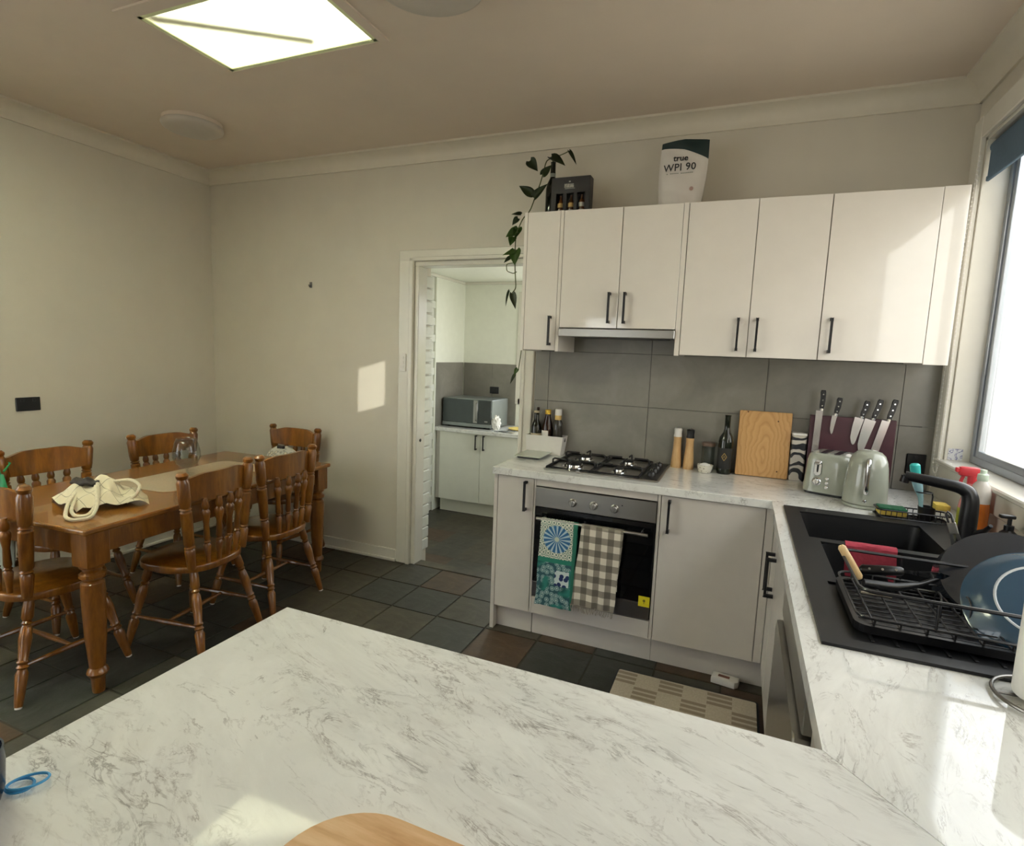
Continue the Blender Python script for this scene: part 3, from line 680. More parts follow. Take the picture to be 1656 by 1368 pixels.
obj('control_zone', add_box(new_bm(), .752, -.50, .908, .832, -.06, .9095, .0005), M['blackplastic'], hb_)
for y in (-.42, -.33, -.24, -.15):
    b = add_lathe(new_bm(), (.792, y, .909), [(.021, 0), (.019, .018), (.016, .022), (0, .022)], 18); add_box(b, .7885, y-.02, .925, .7955, y+.02, .936, .002); obj('knob', b, M['blackplastic'], hb_, True)
# ------------------------------------------------------------------ dining table and chairs
TH = .73
tb = thing('dining_table', 'long honey pine dining table with turned legs', 'table', (-1.678, -1.146, 0), math.radians(3.6), local=True)
b = add_box(new_bm(), -.445, -.7785, TH-.024, .445, .7785, TH, .007, 3); obj('tabletop', b, M['honeytop'], tb)
for i in range(2):
    s = (-1, 1)[i]
    obj('apron', add_box(new_bm(), s*.395-.011, -.67, TH-.125, s*.395+.011, .67, TH-.024, .001), M['honey'], tb); obj('apron', add_box(new_bm(), -.345, s*.73-.011, TH-.125, .345, s*.73+.011, TH-.024, .001), M['honey'], tb)
leg_prof = [(0, .022), (.015, .024), (.10, .026), (.125, .027), (.135, .034), (.16, .041), (.185, .036), (.20, .029), (.215, .030), (.45, .040), (.78, .045), (.86, .043), (.875, .034), (.89, .036), (.905, .047), (.93, .047), (.945, .034), (.965, .036), (.98, .045), (1, .045)]
for sx in (-1, 1):
    for sy in (-1, 1):
        b = add_turned(new_bm(), (sx*.385, sy*.715, 0), (sx*.385, sy*.715, .565), leg_prof, 16)
        add_box(b, sx*.385-.047, sy*.715-.047, .562, sx*.385+.047, sy*.715+.047, TH-.024, .003); obj('leg', b, M['honey'], tb, True)
# chair: origin on the floor under the seat, facing local +y
SH = .445
ch = thing('dining_chair', 'honey pine spindle-back dining chair on the peninsula side of the table, nearest the peninsula', 'chair', (0, 0, 0), 0, 'pine chairs round the dining table', local=True)
seat = []
for k in range(32):
    a = 2*PI*k/32; e = .75; cx = math.copysign(abs(math.cos(a))**e, math.cos(a)); sy = math.copysign(abs(math.sin(a))**e, math.sin(a))
    seat.append(((.205+.012*sy)*cx, .20*sy))
b = new_bm(); add_prism(b, seat, SH-.034, SH, .008, seg=2); obj('seat', b, M['honey'], ch, True)
KL = 1.18; KP = 1.22; KS = 1.25
cl = [(0, .012), (.06, .014), (.30, .019), (.34, .013), (.36, .018), (.385, .013), (.41, .018), (.43, .014), (.62, .0195), (.72, .017), (.75, .012), (.77, .017), (.79, .012), (.82, .018), (.93, .017), (1, .014)]; cl = [(t, r*KL) for t, r in cl]
feet = {}
for sx in (-1, 1):
    for sy, yf, yt in ((1, .215, .125), (-1, -.225, -.13)):
        p0, p1 = Vector((sx*.200, yf, 0)), Vector((sx*.135, yt, SH-.03)); feet[(sx, sy)] = (p0, p1)
        lg = obj('leg', add_turned(new_bm(), p0+(p1-p0)*.018, p1, cl, 12), M['honey'], ch, True)
        obj('foot_pad', add_turned(new_bm(), p0, p0+(p1-p0)*.02, [(0, .0125), (1, .0125)], 10), M['white'], lg, True)
mid = {}
sp = [(0, .007), (.2, .009), (.5, .013), (.8, .009), (1, .007)]
for sx in (-1, 1):
    a = feet[(sx, 1)][0].lerp(feet[(sx, 1)][1], .38); c_ = feet[(sx, -1)][0].lerp(feet[(sx, -1)][1], .38); mid[sx] = a.lerp(c_, .5)
    obj('stretcher', add_turned(new_bm(), a, c_, sp, 8), M['honey'], ch, True)
obj('stretcher', add_turned(new_bm(), mid[-1], mid[1], sp, 8), M['honey'], ch, True)
# back: two turned posts, curved crest rail, four spindles
pb = {s: (Vector((s*.165, -.150, SH-.01)), Vector((s*.212, -.158, .905))) for s in (-1, 1)}
pp = [(0, .015), (.08, .017), (.2, .0195), (.22, .0145), (.235, .020), (.25, .0145), (.265, .019), (.5, .0215), (.60, .021), (.615, .0155), (.63, .021), (.645, .0155), (.66, .020), (.72, .022), (.90, .0225), (.935, .017), (.95, .021), (.975, .022), (1, .014)]; pp = [(t, r*KP) for t, r in pp]
for s in (-1, 1): obj('back_post', add_turned(new_bm(), pb[s][0], pb[s][1], pp, 12), M['honey'], ch, True)
def railpt(u, t):   # u -1..1 across, t 0 lower edge, 1 upper edge
    z0, z1 = .752, .865+.020*(1-min(1, max(0, (abs(u)-.55)/.4)))
    z = z0+.012*u*u+(z1-z0-.012*u*u)*t
    f = (z-SH)/(.905-SH); x = u*(.165+.047*f-.012); y = -.150-.008*f-.045*(1-u*u)
    return Vector((x, y, z))
b = new_bm(); add_grid(b, lambda u, v: railpt(u*2-1, v)+Vector((0, .009, 0)), 16, 3, .018); obj('crest_rail', b, M['honey'], ch)
ss = [(0, .008), (.1, .009), (.30, .014), (.33, .009), (.35, .013), (.37, .009), (.40, .012), (.62, .010), (.75, .0155), (.80, .0165), (.84, .010), (.86, .013), (.90, .014), (1, .008)]; ss = [(t, r*KS) for t, r in ss]
for u in (-.6, -.2, .2, .6):
    obj('spindle', add_turned(new_bm(), (u*.145, -.155-.024*(1-u*u), SH-.01), railpt(u, .08), ss, 10), M['honey'], ch, True)
ch.location = (-1.300, -1.335, 0); ch.rotation_euler = (0, 0, math.radians(98))
G = 'pine chairs round the dining table'
dup(ch, (-1.330, -.840, 0), math.radians(93), 'honey pine dining chair on the peninsula side of the table, nearer the doorway', G)
dup(ch, (-1.603, -1.822, 0), math.radians(0), 'honey pine dining chair at the near head of the table, cut by the photo edge', G)
dup(ch, (-2.115, -1.440, 0), math.radians(-90), 'honey pine dining chair on the wall side with the green bag on its post', G)
dup(ch, (-2.120, -.770, 0), math.radians(-91), 'honey pine dining chair on the wall side, nearer the far corner', G)
dup(ch, (-1.820, -.250, 0), math.radians(180), 'honey pine dining chair at the far head of the table holding a patterned bag', G)
# things on the table
M['runner'] = plain('beige_runner_cloth', '#a2917a', 0.85, vary=0.08, scale=150, bump=0.1)
b = new_bm(); add_prism(b, rrect(-.20, -.37, .20, .37, .06), 0, .003, .001); bmesh.ops.transform(b, matrix=Matrix.Translation((-1.665, -1.0, TH))@Matrix.Rotation(math.radians(3.6), 4, 'Z'), verts=b.verts)
solo('table_runner', b, M['runner'], 'beige cloth runner lying along the middle of the dining table', 'table runner')
gl = thing('balloon_glass', 'large empty balloon glass on the beige table runner', 'glass', (-1.715, -1.04, TH+.003))
prof = [(.040, 0), (.041, .003), (.016, .006), (.007, .012), (.006, .03), (.010, .038), (.032, .046), (.056, .066), (.073, .105), (.072, .14), (.062, .18), (.050, .212), (.0485, .212), (.0602, .18), (.070, .14), (.071, .105), (.054, .068), (.03, .049), (.002, .042)]
obj('glass_bowl', add_lathe(new_bm(), (-1.715, -1.04, TH+.003), prof, 32, cap=False), M['glass'], gl, True, angle=180)
# canvas tote bag, slumped
TT = N('canvas_tote'); v = TT.coord(); sx_ = TT.n('ShaderNodeSeparateXYZ'); TT.l(v, sx_.inputs[0])
def stripes(s, sock, per, wid): return s.math('LESS_THAN', s.math('FRACT', s.math('DIVIDE', s.math('ADD', sock, 5.0), per)), wid)
ln = TT.math('MAXIMUM', stripes(TT, sx_.outputs[0], .062, .045), stripes(TT, sx_.outputs[1], .048, .05))
TT.col(TT.mix(TT.math('MULTIPLY', ln, .55), srgb('#d6cdb4'), srgb('#4a483e'))); TT.bump(TT.noise(v, 60, 4), .15, .004); M['tote'] = TT.set(.9)
bg_ = thing('tote_bag', 'slumped cream canvas tote bag on the near end of the table', 'bag', (-1.56, -1.64, TH))
rb = random.Random(11)
def bag_h(x, y):    # sack lying on its side: fullest left of the middle, folded mouth, flat corners
    q = (abs(x)/.215)**2.3+(abs(y)/.150)**2.3
    base = max(0.0, 1-q)**.34
    hump = .094*math.exp(-((x+.03)/.13)**2-((y-.01)/.10)**2)+.040
    fold = .010*math.sin(x*46+y*30)+.008*math.sin(x*25-y*62+1.0)+.006*math.sin(x*85+y*20+2.0)
    mouth = -.026*math.exp(-((x+.045)/.055)**2-((y+.02)/.035)**2)
    return max(.0015, base*(hump+fold+mouth))
def bagpt(u, v):
    a = 2*PI*u; r = v**.8
    ca, sa = math.cos(a), math.sin(a); k = 1/max(abs(ca)**1.0+abs(sa)**1.0, 1e-6); k = .55*k+.45*(abs(ca)**2.6+abs(sa)**2.6)**(-1/2.6)
    x, y = .222*ca*k*r, .152*sa*k*r
    q = Vector((x, y, bag_h(x, y))); c, s_ = math.cos(.42), math.sin(.42)
    return Vector((-1.575+q.x*c-q.y*s_, -1.63+q.x*s_+q.y*c, TH+q.z))
b = new_bm(); add_grid(b, lambda u, v: bagpt(u, v if v > 0 else .001), 56, 18); bmesh.ops.remove_doubles(b, verts=b.verts, dist=1e-4); obj('bag_body', b, M['tote'], bg_, True, angle=180)
M['rope'] = plain('cotton_strap', '#d3cab2', 0.9, vary=0.1, scale=90)
for pts in ([(-1.59, -1.72, .80), (-1.53, -1.79, .775), (-1.45, -1.85, .74), (-1.38, -1.86, .738), (-1.355, -1.80, .738), (-1.41, -1.74, .77), (-1.52, -1.68, .83)],
            [(-1.56, -1.74, .785), (-1.48, -1.81, .752), (-1.41, -1.83, .741), (-1.385, -1.79, .742), (-1.44, -1.72, .78), (-1.54, -1.66, .835)],
            [(-1.52, -1.60, .835), (-1.46, -1.56, .845), (-1.41, -1.55, .82), (-1.40, -1.58, .78), (-1.41, -1.62, .755)]):
    ps = []
    for i in range(len(pts)-1):
        for k in range(5): ps.append(Vector(pts[i]).lerp(Vector(pts[i+1]), k/5))
    ps.append(Vector(pts[-1]))
    for it in range(3): ps = [ps[0]]+[(ps[i-1]+ps[i]*2+ps[i+1])/4 for i in range(1, len(ps)-1)]+[ps[-1]]
    obj('strap', add_tube(new_bm(), ps, .0075, 7), M['rope'], bg_, True)
bg_.location = Vector(bg_.location)+Vector((.045, .01, 0))
b = new_bm(); bmesh.ops.create_icosphere(b, subdivisions=3, radius=1)
for v_ in b.verts: v_.co = Vector((-1.57+v_.co.x*.070+v_.co.y*.02, -1.660+v_.co.y*.038, TH+.104+v_.co.z*.018+.006*math.sin(v_.co.x*6+v_.co.y*5)))
M['darkcloth'] = plain('dark_brown_cloth', '#2b2522', 0.7, vary=0.3, scale=40)
solo('dark_pouch', b, M['darkcloth'], 'small dark brown pouch lying in the mouth of the cream tote', 'pouch', smooth=True)
# bags on two chairs
PT = N('speckled_pattern_cloth'); v = PT.coord(); vo = PT.n('ShaderNodeTexVoronoi'); vo.inputs['Scale'].default_value = 38; PT.l(v, vo.inputs['Vector'])
PT.col(PT.ramp(vo.outputs['Distance'], [(.18, srgb('#e3dfcf')), (.30, srgb('#cfc6ae')), (.42, srgb('#8f938c')), (.6, srgb('#c9c9c0'))])); M['pattern'] = PT.set(.85)
pbg = thing('patterned_bag', 'pale speckled cloth bag sitting on the far chair behind the table end', 'bag', (-1.78, -.23, SH)); b = new_bm(); bmesh.ops.create_icosphere(b, subdivisions=3, radius=1)
for v_ in b.verts:
    z = v_.co.z; v_.co = Vector((-1.78+v_.co.x*(.165-.02*z), -.245+v_.co.y*.085, SH+.168+.167*math.copysign(abs(z)**.6, z)+.008*math.sin(v_.co.x*9)))
obj('bag_body', b, M['pattern'], pbg, True); obj('dark_clasp', add_box(new_bm(), -1.80, -.290, SH+.325, -1.74, -.270, SH+.345, .004), M['darkcloth'], pbg)
gb = thing('shopping_bag', 'white and green shopping bag hanging on the wall-side chair post', 'bag', (-2.22, -1.70, .28)); b = new_bm()
def shp(u, v):
    wv = .125*(1-.82*max(0, (v-.62)/.38)); th = .036*math.sin(PI*min(1, .15+v*.8))*(1 if v < .95 else .4); a = 2*PI*u
    return Vector((-2.225+.03*v+wv*math.cos(a)*(1+.05*math.sin(a*5+v*6)), -1.702+.022*v*v+th*math.sin(a), .28+.52*v))
add_grid(b, shp, 24, 14); bmesh.ops.remove_doubles(b, verts=b.verts, dist=1e-5)
GB = N('green_white_plastic'); v = GB.coord(); s_ = GB.n('ShaderNodeSeparateXYZ'); GB.l(v, s_.inputs[0]); nz = GB.noise(v, 9, 3)
f = GB.math('GREATER_THAN', GB.math('ADD', s_.outputs[2], GB.math('MULTIPLY', nz, .5)), .62); g2 = GB.math('GREATER_THAN', nz, .6)
GB.col(GB.mix(GB.math('MAXIMUM', f, g2), srgb('#b9c2b6'), srgb('#0f7a4a'))); M['greenbag'] = GB.set(.4); obj('bag_body', b, M['greenbag'], gb, True)
obj('bag_handle', add_tube(new_bm(), [(-2.195, -1.682, .79), (-2.20, -1.685, .82), (-2.235, -1.69, .845), (-2.285, -1.688, .848), (-2.31, -1.65, .845), (-2.285, -1.615, .845), (-2.235, -1.62, .84), (-2.20, -1.665, .81)], .005, 6), M['greenbag'], gb, True)

# ------------------------------------------------------------------ fittings on walls and ceiling
for nm, (x, y, r), lab in (('ceiling_light', (-1.93, -.765, .165), 'small round white ceiling light over the dining table'), ('ceiling_light', (.08, -1.46, .205), 'large round white ceiling light at the top edge over the kitchen')):
    cl_ = thing(nm, lab, 'ceiling light', (x, y, ZC-.05)); obj('base_ring', add_lathe(new_bm(), (x, y, ZC-.022), [(r*.94, 0), (r*.96, .004), (r*.96, .0215), (0, .0215)], 40), M['ceil'], cl_, True)
    obj('diffuser', add_lathe(new_bm(), (x, y, ZC-.062), [(0, 0), (r*.55, .002), (r*.86, .009), (r*.97, .02), (r, .032), (r*.985, .04), (0, .04)], 40), M['opal'], cl_, True)
sw = thing('wall_outlet', 'black double power outlet on the left dining wall', 'outlet', (XL, -1.279, 1.045)); obj('plate', add_box(new_bm(), XL, -1.341, 1.045, XL+.009, -1.217, 1.125, .003), M['blackplastic'], sw)
for y in (-1.31, -1.25): obj('rocker', add_box(new_bm(), XL+.009, y-.008, 1.10, XL+.013, y+.008, 1.117, .001), M['black'], sw)
sw = thing('wall_outlet', 'black power outlet on the tiles in the window corner', 'outlet', (1.985, -.010, .99)); obj('plate', add_box(new_bm(), 1.945, -.019, .985, 2.025, -.0105, 1.085, .003), M['blackplastic'], sw); obj('rocker', add_box(new_bm(), 1.975, -.022, 1.06, 1.99, -.019, 1.075, .001), M['black'], sw)
sw = thing('light_switch', 'slim white light switch on the doorway architrave', 'switch', (-.945, -.02, 1.345)); obj('plate', add_box(new_bm(), -.968, -.028, 1.345, -.922, -.0205, 1.465, .002), M['white'], sw)
for z in (1.375, 1.405, 1.435): obj('rocker', add_box(new_bm(), -.955, -.033, z-.009, -.935, -.028, z+.009, .001), M['white'], sw)
hk = thing('wall_hook', 'small dark picture hook on the bare back wall', 'hook', (-1.747, 0, 1.905)); obj('hook_plate', add_box(new_bm(), -1.757, -.005, 1.905, -1.737, -.0005, 1.945, .001), M['dsteel'], hk); obj('hook_prong', add_tube(new_bm(), [(-1.747, -.004, 1.92), (-1.747, -.018, 1.912), (-1.747, -.022, 1.925)], .003, 6), M['black'], hk)
bl = thing('roller_blind', 'blue-grey roller blind rolled up at the top of the kitchen window', 'blind', (XR+.03, -1.2, 2.31)); obj('roller', add_tube(new_bm(), [(XR+.035, W1[0]+.02, 2.445), (XR+.035, W1[1]-.016, 2.445)], .026, 14), M['blind'], bl, True)
obj('cloth', add_box(new_bm(), XR+.010, W1[0]+.03, 2.315, XR+.0125, W1[1]-.03, 2.45), M['blind'], bl); obj('bottom_bar', add_box(new_bm(), XR+.005, W1[0]+.03, 2.30, XR+.018, W1[1]-.03, 2.322, .003), M['blind'], bl)
b = new_bm(); cp_ = []
for k in range(75): z = 2.43-k*.0185; cp_.append((XR-.025+.0*k, -.155+.075*math.sin(min(1, k/68)*PI*.62)*1.0, z))
for k in range(9): a = PI*k/8; cp_.append((XR-.028, -.105-.03+.03*math.cos(a)*1.0, 1.048-.028*math.sin(a)))
for k in range(70): z = 1.06+k*.0195; cp_.append((XR-.025, -.165+.01*math.sin(k/70*PI), z))
for p in cp_: add_box(b, p[0]-.0026, p[1]-.0026, p[2]-.0032, p[0]+.0026, p[1]+.0026, p[2]+.0032, .0012)
add_tube(b, cp_, .0009, 4); o = obj('bead_chain', b, M['white'], bl); o['kind'] = 'stuff'
ST = N('purple_print_sticker'); v = ST.coord(); ST.col(ST.ramp(ST.noise(v, 38, 2, .5, 1.0), [(.47, srgb('#dcdde0')), (.52, srgb('#4d4a8c')), (.56, srgb('#d8d8de'))])); M['sticker'] = ST.set(.2)
solo('sticker', add_box(new_bm(), 2.070, -.1445, 1.088, 2.125, -.1425, 1.140, .0005), M['sticker'], 'small clear sticker with purple print on the window reveal', 'sticker')
# ------------------------------------------------------------------ on top of the wall cabinets
ZT = 2.249
M['dkglass'] = plain('dark_green_bottle_glass', '#141a10', 0.08, vary=0.1)
M['greyfoil'] = plain('grey_label', '#8b8f88', 0.5)
wb = thing('vase_bottle', 'dark green bottle holding the vine cutting behind the black gift box', 'bottle', (.105, -.15, ZT))
obj('body', add_lathe(new_bm(), (.105, -.15, ZT), [(.034, 0), (.036, .01), (.036, .16), (.030, .19), (.015, .222), (.0135, .30), (.015, .305), (.011, .305)], 20), M['dkglass'], wb, True)
obj('neck_label', add_lathe(new_bm(), (.105, -.15, ZT), [(.0152, .225), (.0152, .245)], 20, cap=False), M['greyfoil'], wb, True)
gbx = thing('gift_box', 'black boxed set of three miniature bottles on the wall cabinets', 'box', (.235, -.20, ZT)); y0 = -.235
M['boxblack'] = plain('matt_black_card', '#1e1b1d', 0.5, vary=0.1); M['boxin'] = plain('box_interior', '#0c0a0a', 0.7)
b = new_bm(); wall_panel(b, 'y', y0, y0+.004, .130, .345, ZT, ZT+.195, [(.158, .198, ZT+.022, ZT+.112), (.216, .258, ZT+.022, ZT+.112), (.276, .318, ZT+.022, ZT+.112)])
add_box(b, .130, y0+.004, ZT, .134, y0+.065, ZT+.195); add_box(b, .341, y0+.004, ZT, .345, y0+.065, ZT+.195); add_box(b, .134, y0+.004, ZT+.191, .341, y0+.065, ZT+.195); add_box(b, .134, y0+.004, ZT, .341, y0+.065, ZT+.004); add_box(b, .134, y0+.061, ZT+.004, .341, y0+.065, ZT+.191)
obj('carton', b, M['boxblack'], gbx)
M['amber'] = plain('amber_liquor', '#4a2a10', 0.1, vary=0.3); M['goldlabel'] = plain('gold_label', '#c9a868', 0.5, vary=0.2); M['palelabel'] = plain('pale_print', '#b9b6ae', 0.6)
for x, lb_ in ((.178, 'goldlabel'), (.237, 'goldlabel'), (.297, 'palelabel')):
    mb = obj('mini_bottle', add_lathe(new_bm(), (x, y0+.026, ZT+.006), [(.016, 0), (.0175, .004), (.0175, .06), (.012, .072), (.007, .08), (.007, .098), (.008, .10), (0, .10)], 14), M['amber'], gbx, True)
    obj('label', add_lathe(new_bm(), (x, y0+.026, ZT+.006), [(.0179, .036), (.0179, .058)], 14, cap=False), M[lb_], mb, True); obj('label', add_lathe(new_bm(), (x, y0+.026, ZT+.006), [(.0179, .010), (.0179, .022)], 14, cap=False), M['palelabel'], mb, True)
b = new_bm(); rr = random.Random(5); x = .203
for k in range(9):
    wd = rr.uniform(.003, .0045); h = .020
    add_box(b, x, y0-.0005, ZT+.140, x+wd, y0, ZT+.140+h); add_box(b, x, y0-.0005, ZT+.140+rr.choice((0, .008, .0165)), x+wd+.0022, y0, ZT+.140+.0035+rr.choice((0, .008, .0165))); x += wd+.0022
add_box(b, .206, y0-.0005, ZT+.134, .262, y0, ZT+.1365); add_prism(b, [(.232-.006, ZT+.168), (.232+.006, ZT+.168), (.232+.003, ZT+.176), (.232, ZT+.172), (.232-.003, ZT+.176)], 0, .0005, M=axes((0, y0, 0), (1, 0, 0), (0, 0, 1), (0, -1, 0)))
obj('printed_title', b, M['palelabel'], gbx)
# stand-up pouch
po = thing('powder_pouch', 'white stand-up protein powder pouch with dark green top on the wall cabinets', 'pouch', (.81, -.19, ZT))
def pouch_y(x, z, side):
    v = (z-ZT)/.34; u = (x-.81)/.115; bulge = .052*(1-.9*max(0, v-.12)**1.0)*max(0, 1-min(1, abs(u))**2.4)**.5
    cr = .004*math.sin(u*7+v*9)*(1-v)+.003*math.sin(v*22+u*3)
    return -.185-side*(max(.0012, bulge+cr*max(0, 1-abs(u)**3)))-.012*v
def pouch_pt(u, v, side):
    hw = .100+.010*math.sin(v*3.0)+.012*v; x = .81+(u*2-1)*hw+.012*(v-.5); top = .325+.012*u*0+.010*(1-abs(u*2-1))
    z = ZT+v*top
    return Vector((x, pouch_y(.81+(u*2-1)*.115*.995, z, side), z))
M['pouchwhite'] = plain('satin_white_pouch', '#d5d0cb', 0.35, vary=0.03); M['pouchgreen'] = plain('dark_green_pouch', '#132a2b', 0.4)
b = new_bm(); add_grid(b, lambda u, v: pouch_pt(u, v, 1), 18, 20); add_grid(b, lambda u, v: pouch_pt(1-u, v, -1), 18, 20)
bmesh.ops.remove_doubles(b, verts=b.verts, dist=.003); obj('pouch_body', b, M['pouchwhite'], po, True)
def flap(u, v):
    lo = .80-.0*u+.09*(1-u)**1.5*.9; lo = .915-.19*u**1.6; vv = lo+(1.0-lo)*v; p = pouch_pt(u, vv, 1); return p+Vector((0, -.0018, 0))
b = new_bm(); add_grid(b, flap, 18, 5, .0008); obj('green_top', b, M['pouchgreen'], po, True)
M['ink'] = plain('dark_print', '#2a2a2c', 0.6)
def on_pouch(txt, size, cx, cz, sp=1.0, bold=0.0):
    b = text_bm(txt, size, axes((0, 0, 0), (1, 0, 0), (0, 0, 1), (0, -1, 0)), .0005, sp, bold)
    bmesh.ops.subdivide_edges(b, edges=[e for e in b.edges if e.calc_length() > .012], cuts=2)
    for v_ in b.verts: x, z = v_.co.x+cx, v_.co.z+cz; v_.co = Vector((x, pouch_y(x, z, 1)-.0022+(v_.co.y*.5), z))
    return b
obj('printed_name', on_pouch('true', .042, .800, ZT+.243, 1.0, .0009), M['ink'], po); obj('printed_title', on_pouch('WPI 90', .049, .797, ZT+.198, 1.06, .0006), M['ink'], po)
b = new_bm()
for k in range(15):
    if k in (1, 7): continue
    x = .735+k*.0087; z = ZT+.170; add_box(b, x, pouch_y(x, z, 1)-.0024, z-.002, x+.0065, pouch_y(x, z, 1)-.0016, z+.002)
obj('printed_line', b, M['greyfoil'], po)
M['pinkink'] = plain('pink_print', '#b79a92', 0.6); b = new_bm(); add_lathe(b, (0, 0, 0), [(.010, 0), (.010, .001), (0, .001)], 14); bmesh.ops.transform(b, matrix=axes((.862, pouch_y(.862, ZT+.09, 1)-.003, ZT+.09), (1, 0, 0), (0, 0, 1), (0, -1, 0)), verts=b.verts); obj('round_seal', b, M['pinkink'], po)
# trailing pothos vine
vn = thing('pothos_vine', 'trailing green pothos vine hanging down the left end of the wall cabinets', 'plant', (.03, -.22, ZT))
def smooth_path(pts, n=6, it=3):
    ps = []
    for i in range(len(pts)-1):
        for k in range(n): ps.append(Vector(pts[i]).lerp(Vector(pts[i+1]), k/n))
    ps.append(Vector(pts[-1]))
    for _ in range(it): ps = [ps[0]]+[(ps[i-1]+ps[i]*2+ps[i+1])/4 for i in range(1, len(ps)-1)]+[ps[-1]]
    return ps
for pts, r in (([(.105, -.15, 2.552), (.10, -.17, 2.572), (.08, -.20, 2.55), (.07, -.22, 2.47), (.065, -.24, 2.42), (.04, -.25, 2.34), (.02, -.26, 2.275), (-.02, -.27, 2.23), (-.06, -.26, 2.15), (-.065, -.25, 2.05), (-.06, -.25, 1.95), (-.05, -.25, 1.86), (-.075, -.25, 1.83)], .003),
               ([(.105, -.15, 2.552), (.12, -.16, 2.58), (.16, -.17, 2.585), (.20, -.17, 2.60)], .0025),
               ([(-.02, -.20, 2.22), (-.02, -.20, 2.0), (-.005, -.19, 1.7), (-.03, -.19, 1.48), (-.04, -.19, 1.40), (-.07, -.19, 1.36)], .0025),
               ([(-.065, -.25, 2.00), (-.115, -.25, 1.995), (-.112, -.25, 1.955), (-.07, -.25, 1.94), (-.05, -.25, 1.95)], .0025)):
    obj('stem', add_tube(new_bm(), smooth_path(pts), r, 6), M['stem'], vn, True)
def leaf(base, tip, nrm, width, mat, curl=.12):
    base, tip = Vector(base), Vector(tip); d = tip-base; L = d.length; y = d.normalized(); n = Vector(nrm); n = (n-y*n.dot(y)).normalized(); x = y.cross(n)
    b = new_bm(); g = []
    for i in range(9):
        t = i/8; wv = width*(math.sin(PI*min(1, (t*.94+.06))**.62))*(1 if t < .97 else .3)
        g.append([b.verts.new(base+y*(L*(t-.08*(abs(q)**2)*(1-t)*1.6))+x*(q*wv)+n*(-curl*L*(t*t)+.35*wv*q*q)) for q in (-1, -.5, 0, .5, 1)])
    fs = [b.faces.new((g[i][j], g[i][j+1], g[i+1][j+1], g[i+1][j])) for i in range(8) for j in range(4)]
    bmesh.ops.solidify(b, geom=fs, thickness=.0008); obj('leaf', b, M[mat], vn, True, angle=80)
F = (0, -1, .25)
for base, tip, nr, wd, mt in (((.20, -.17, 2.60), (.252, -.19, 2.525), (.6, -1, .3), .012, 'leafdark'), ((.10, -.18, 2.575), (.19, -.20, 2.525), (.1, -.8, .7), .030, 'leafdark'),
        ((-.005, -.23, 2.548), (.045, -.24, 2.49), F, .030, 'leafdark'), ((.025, -.25, 2.365), (-.055, -.26, 2.415), (0, -1, .1), .026, 'leafdark'), ((.035, -.25, 2.345), (.11, -.26, 2.415), F, .026, 'leafdark'),
        ((.07, -.22, 2.47), (.115, -.21, 2.525), (.2, -1, 0), .022, 'leafdark'), ((-.03, -.27, 2.255), (-.085, -.28, 2.262), (-.1, -.8, .7), .018, 'leafdark'), ((-.045, -.27, 2.235), (-.078, -.28, 2.20), F, .020, 'leafdark'),
        ((-.055, -.26, 2.17), (-.115, -.28, 2.14), F, .028, 'leaf'), ((-.05, -.25, 2.19), (-.055, -.28, 2.13), (.2, -1, .2), .026, 'leaf'), ((-.075, -.26, 2.14), (-.085, -.28, 2.09), (.2, -1, .1), .024, 'leaf'),
        ((-.065, -.25, 2.06), (-.135, -.27, 2.045), (0, -1, .5), .018, 'leaf'), ((-.06, -.25, 2.07), (-.055, -.28, 1.985), F, .036, 'leaf'), ((-.09, -.25, 2.03), (-.125, -.27, 2.00), (-.3, -1, .1), .015, 'leafdark'),
        ((-.09, -.25, 1.845), (-.115, -.26, 1.76), (-.7, -1, 0), .014, 'leafdark'), ((-.07, -.25, 1.83), (-.042, -.27, 1.745), (.3, -1, .1), .020, 'leafdark'),
        ((-.045, -.19, 1.405), (-.065, -.20, 1.37), F, .014, 'leaf'), ((-.06, -.19, 1.37), (-.09, -.20, 1.315), (-.4, -1, .1), .012, 'leafdark')):
    leaf(base, tip, nr, wd, mt)

# ------------------------------------------------------------------ towels over the oven handle
def drape(name, label, x0, x1, zf, zb, mat, shear=0.0, amp=.006, y=-.635, r=.0105):
    L1, L2 = .68-zf, .68-zb; tot = L1+L2+PI*r
    def fn(u, v):
        s = v*tot
        if s < L2: yy, z = y+r, zb+s
        elif s < L2+PI*r: a = (s-L2)/r; yy, z = y+r*math.cos(a), .68-.011+.0+r*math.sin(a)*1.0+.0; z = .669+.0+r*math.sin(a)+.0
        else: yy, z = y-r, .669-(s-L2-PI*r)*(.669-zf)/L1
        if s < L2: z = zb+(s/L2)*(.669-zb)
        k = (.669-z)/(.669-zf); x = x0+(x1-x0)*u
        front = 1 if s > L2+PI*r*.5 else -1
        wv = amp*k*math.sin(u*9+1.3)+amp*.6*k*math.sin(u*17+z*8)
        if front > 0: yy -= abs(wv)+.002*k
        else: yy = min(y+r+.010, yy+abs(wv)*.5)
        return Vector((x+shear*k*(1-.3*u)+.004*k*math.sin(z*25), yy, z))
    b = new_bm(); add_grid(b, fn, 20, 44, .0016); return b
TL = N('teal_medallion_cloth'); tc = TL.n('ShaderNodeTexCoord'); sp_ = TL.n('ShaderNodeSeparateXYZ'); TL.l(tc.outputs['Object'], sp_.inputs[0])
X_, Z_ = sp_.outputs[0], sp_.outputs[2]; Mth = TL.math
dz = Mth('SUBTRACT', Z_, .355); rad = Mth('SQRT', Mth('ADD', Mth('MULTIPLY', X_, X_), Mth('MULTIPLY', dz, dz))); ang = Mth('ARCTAN2', dz, X_)
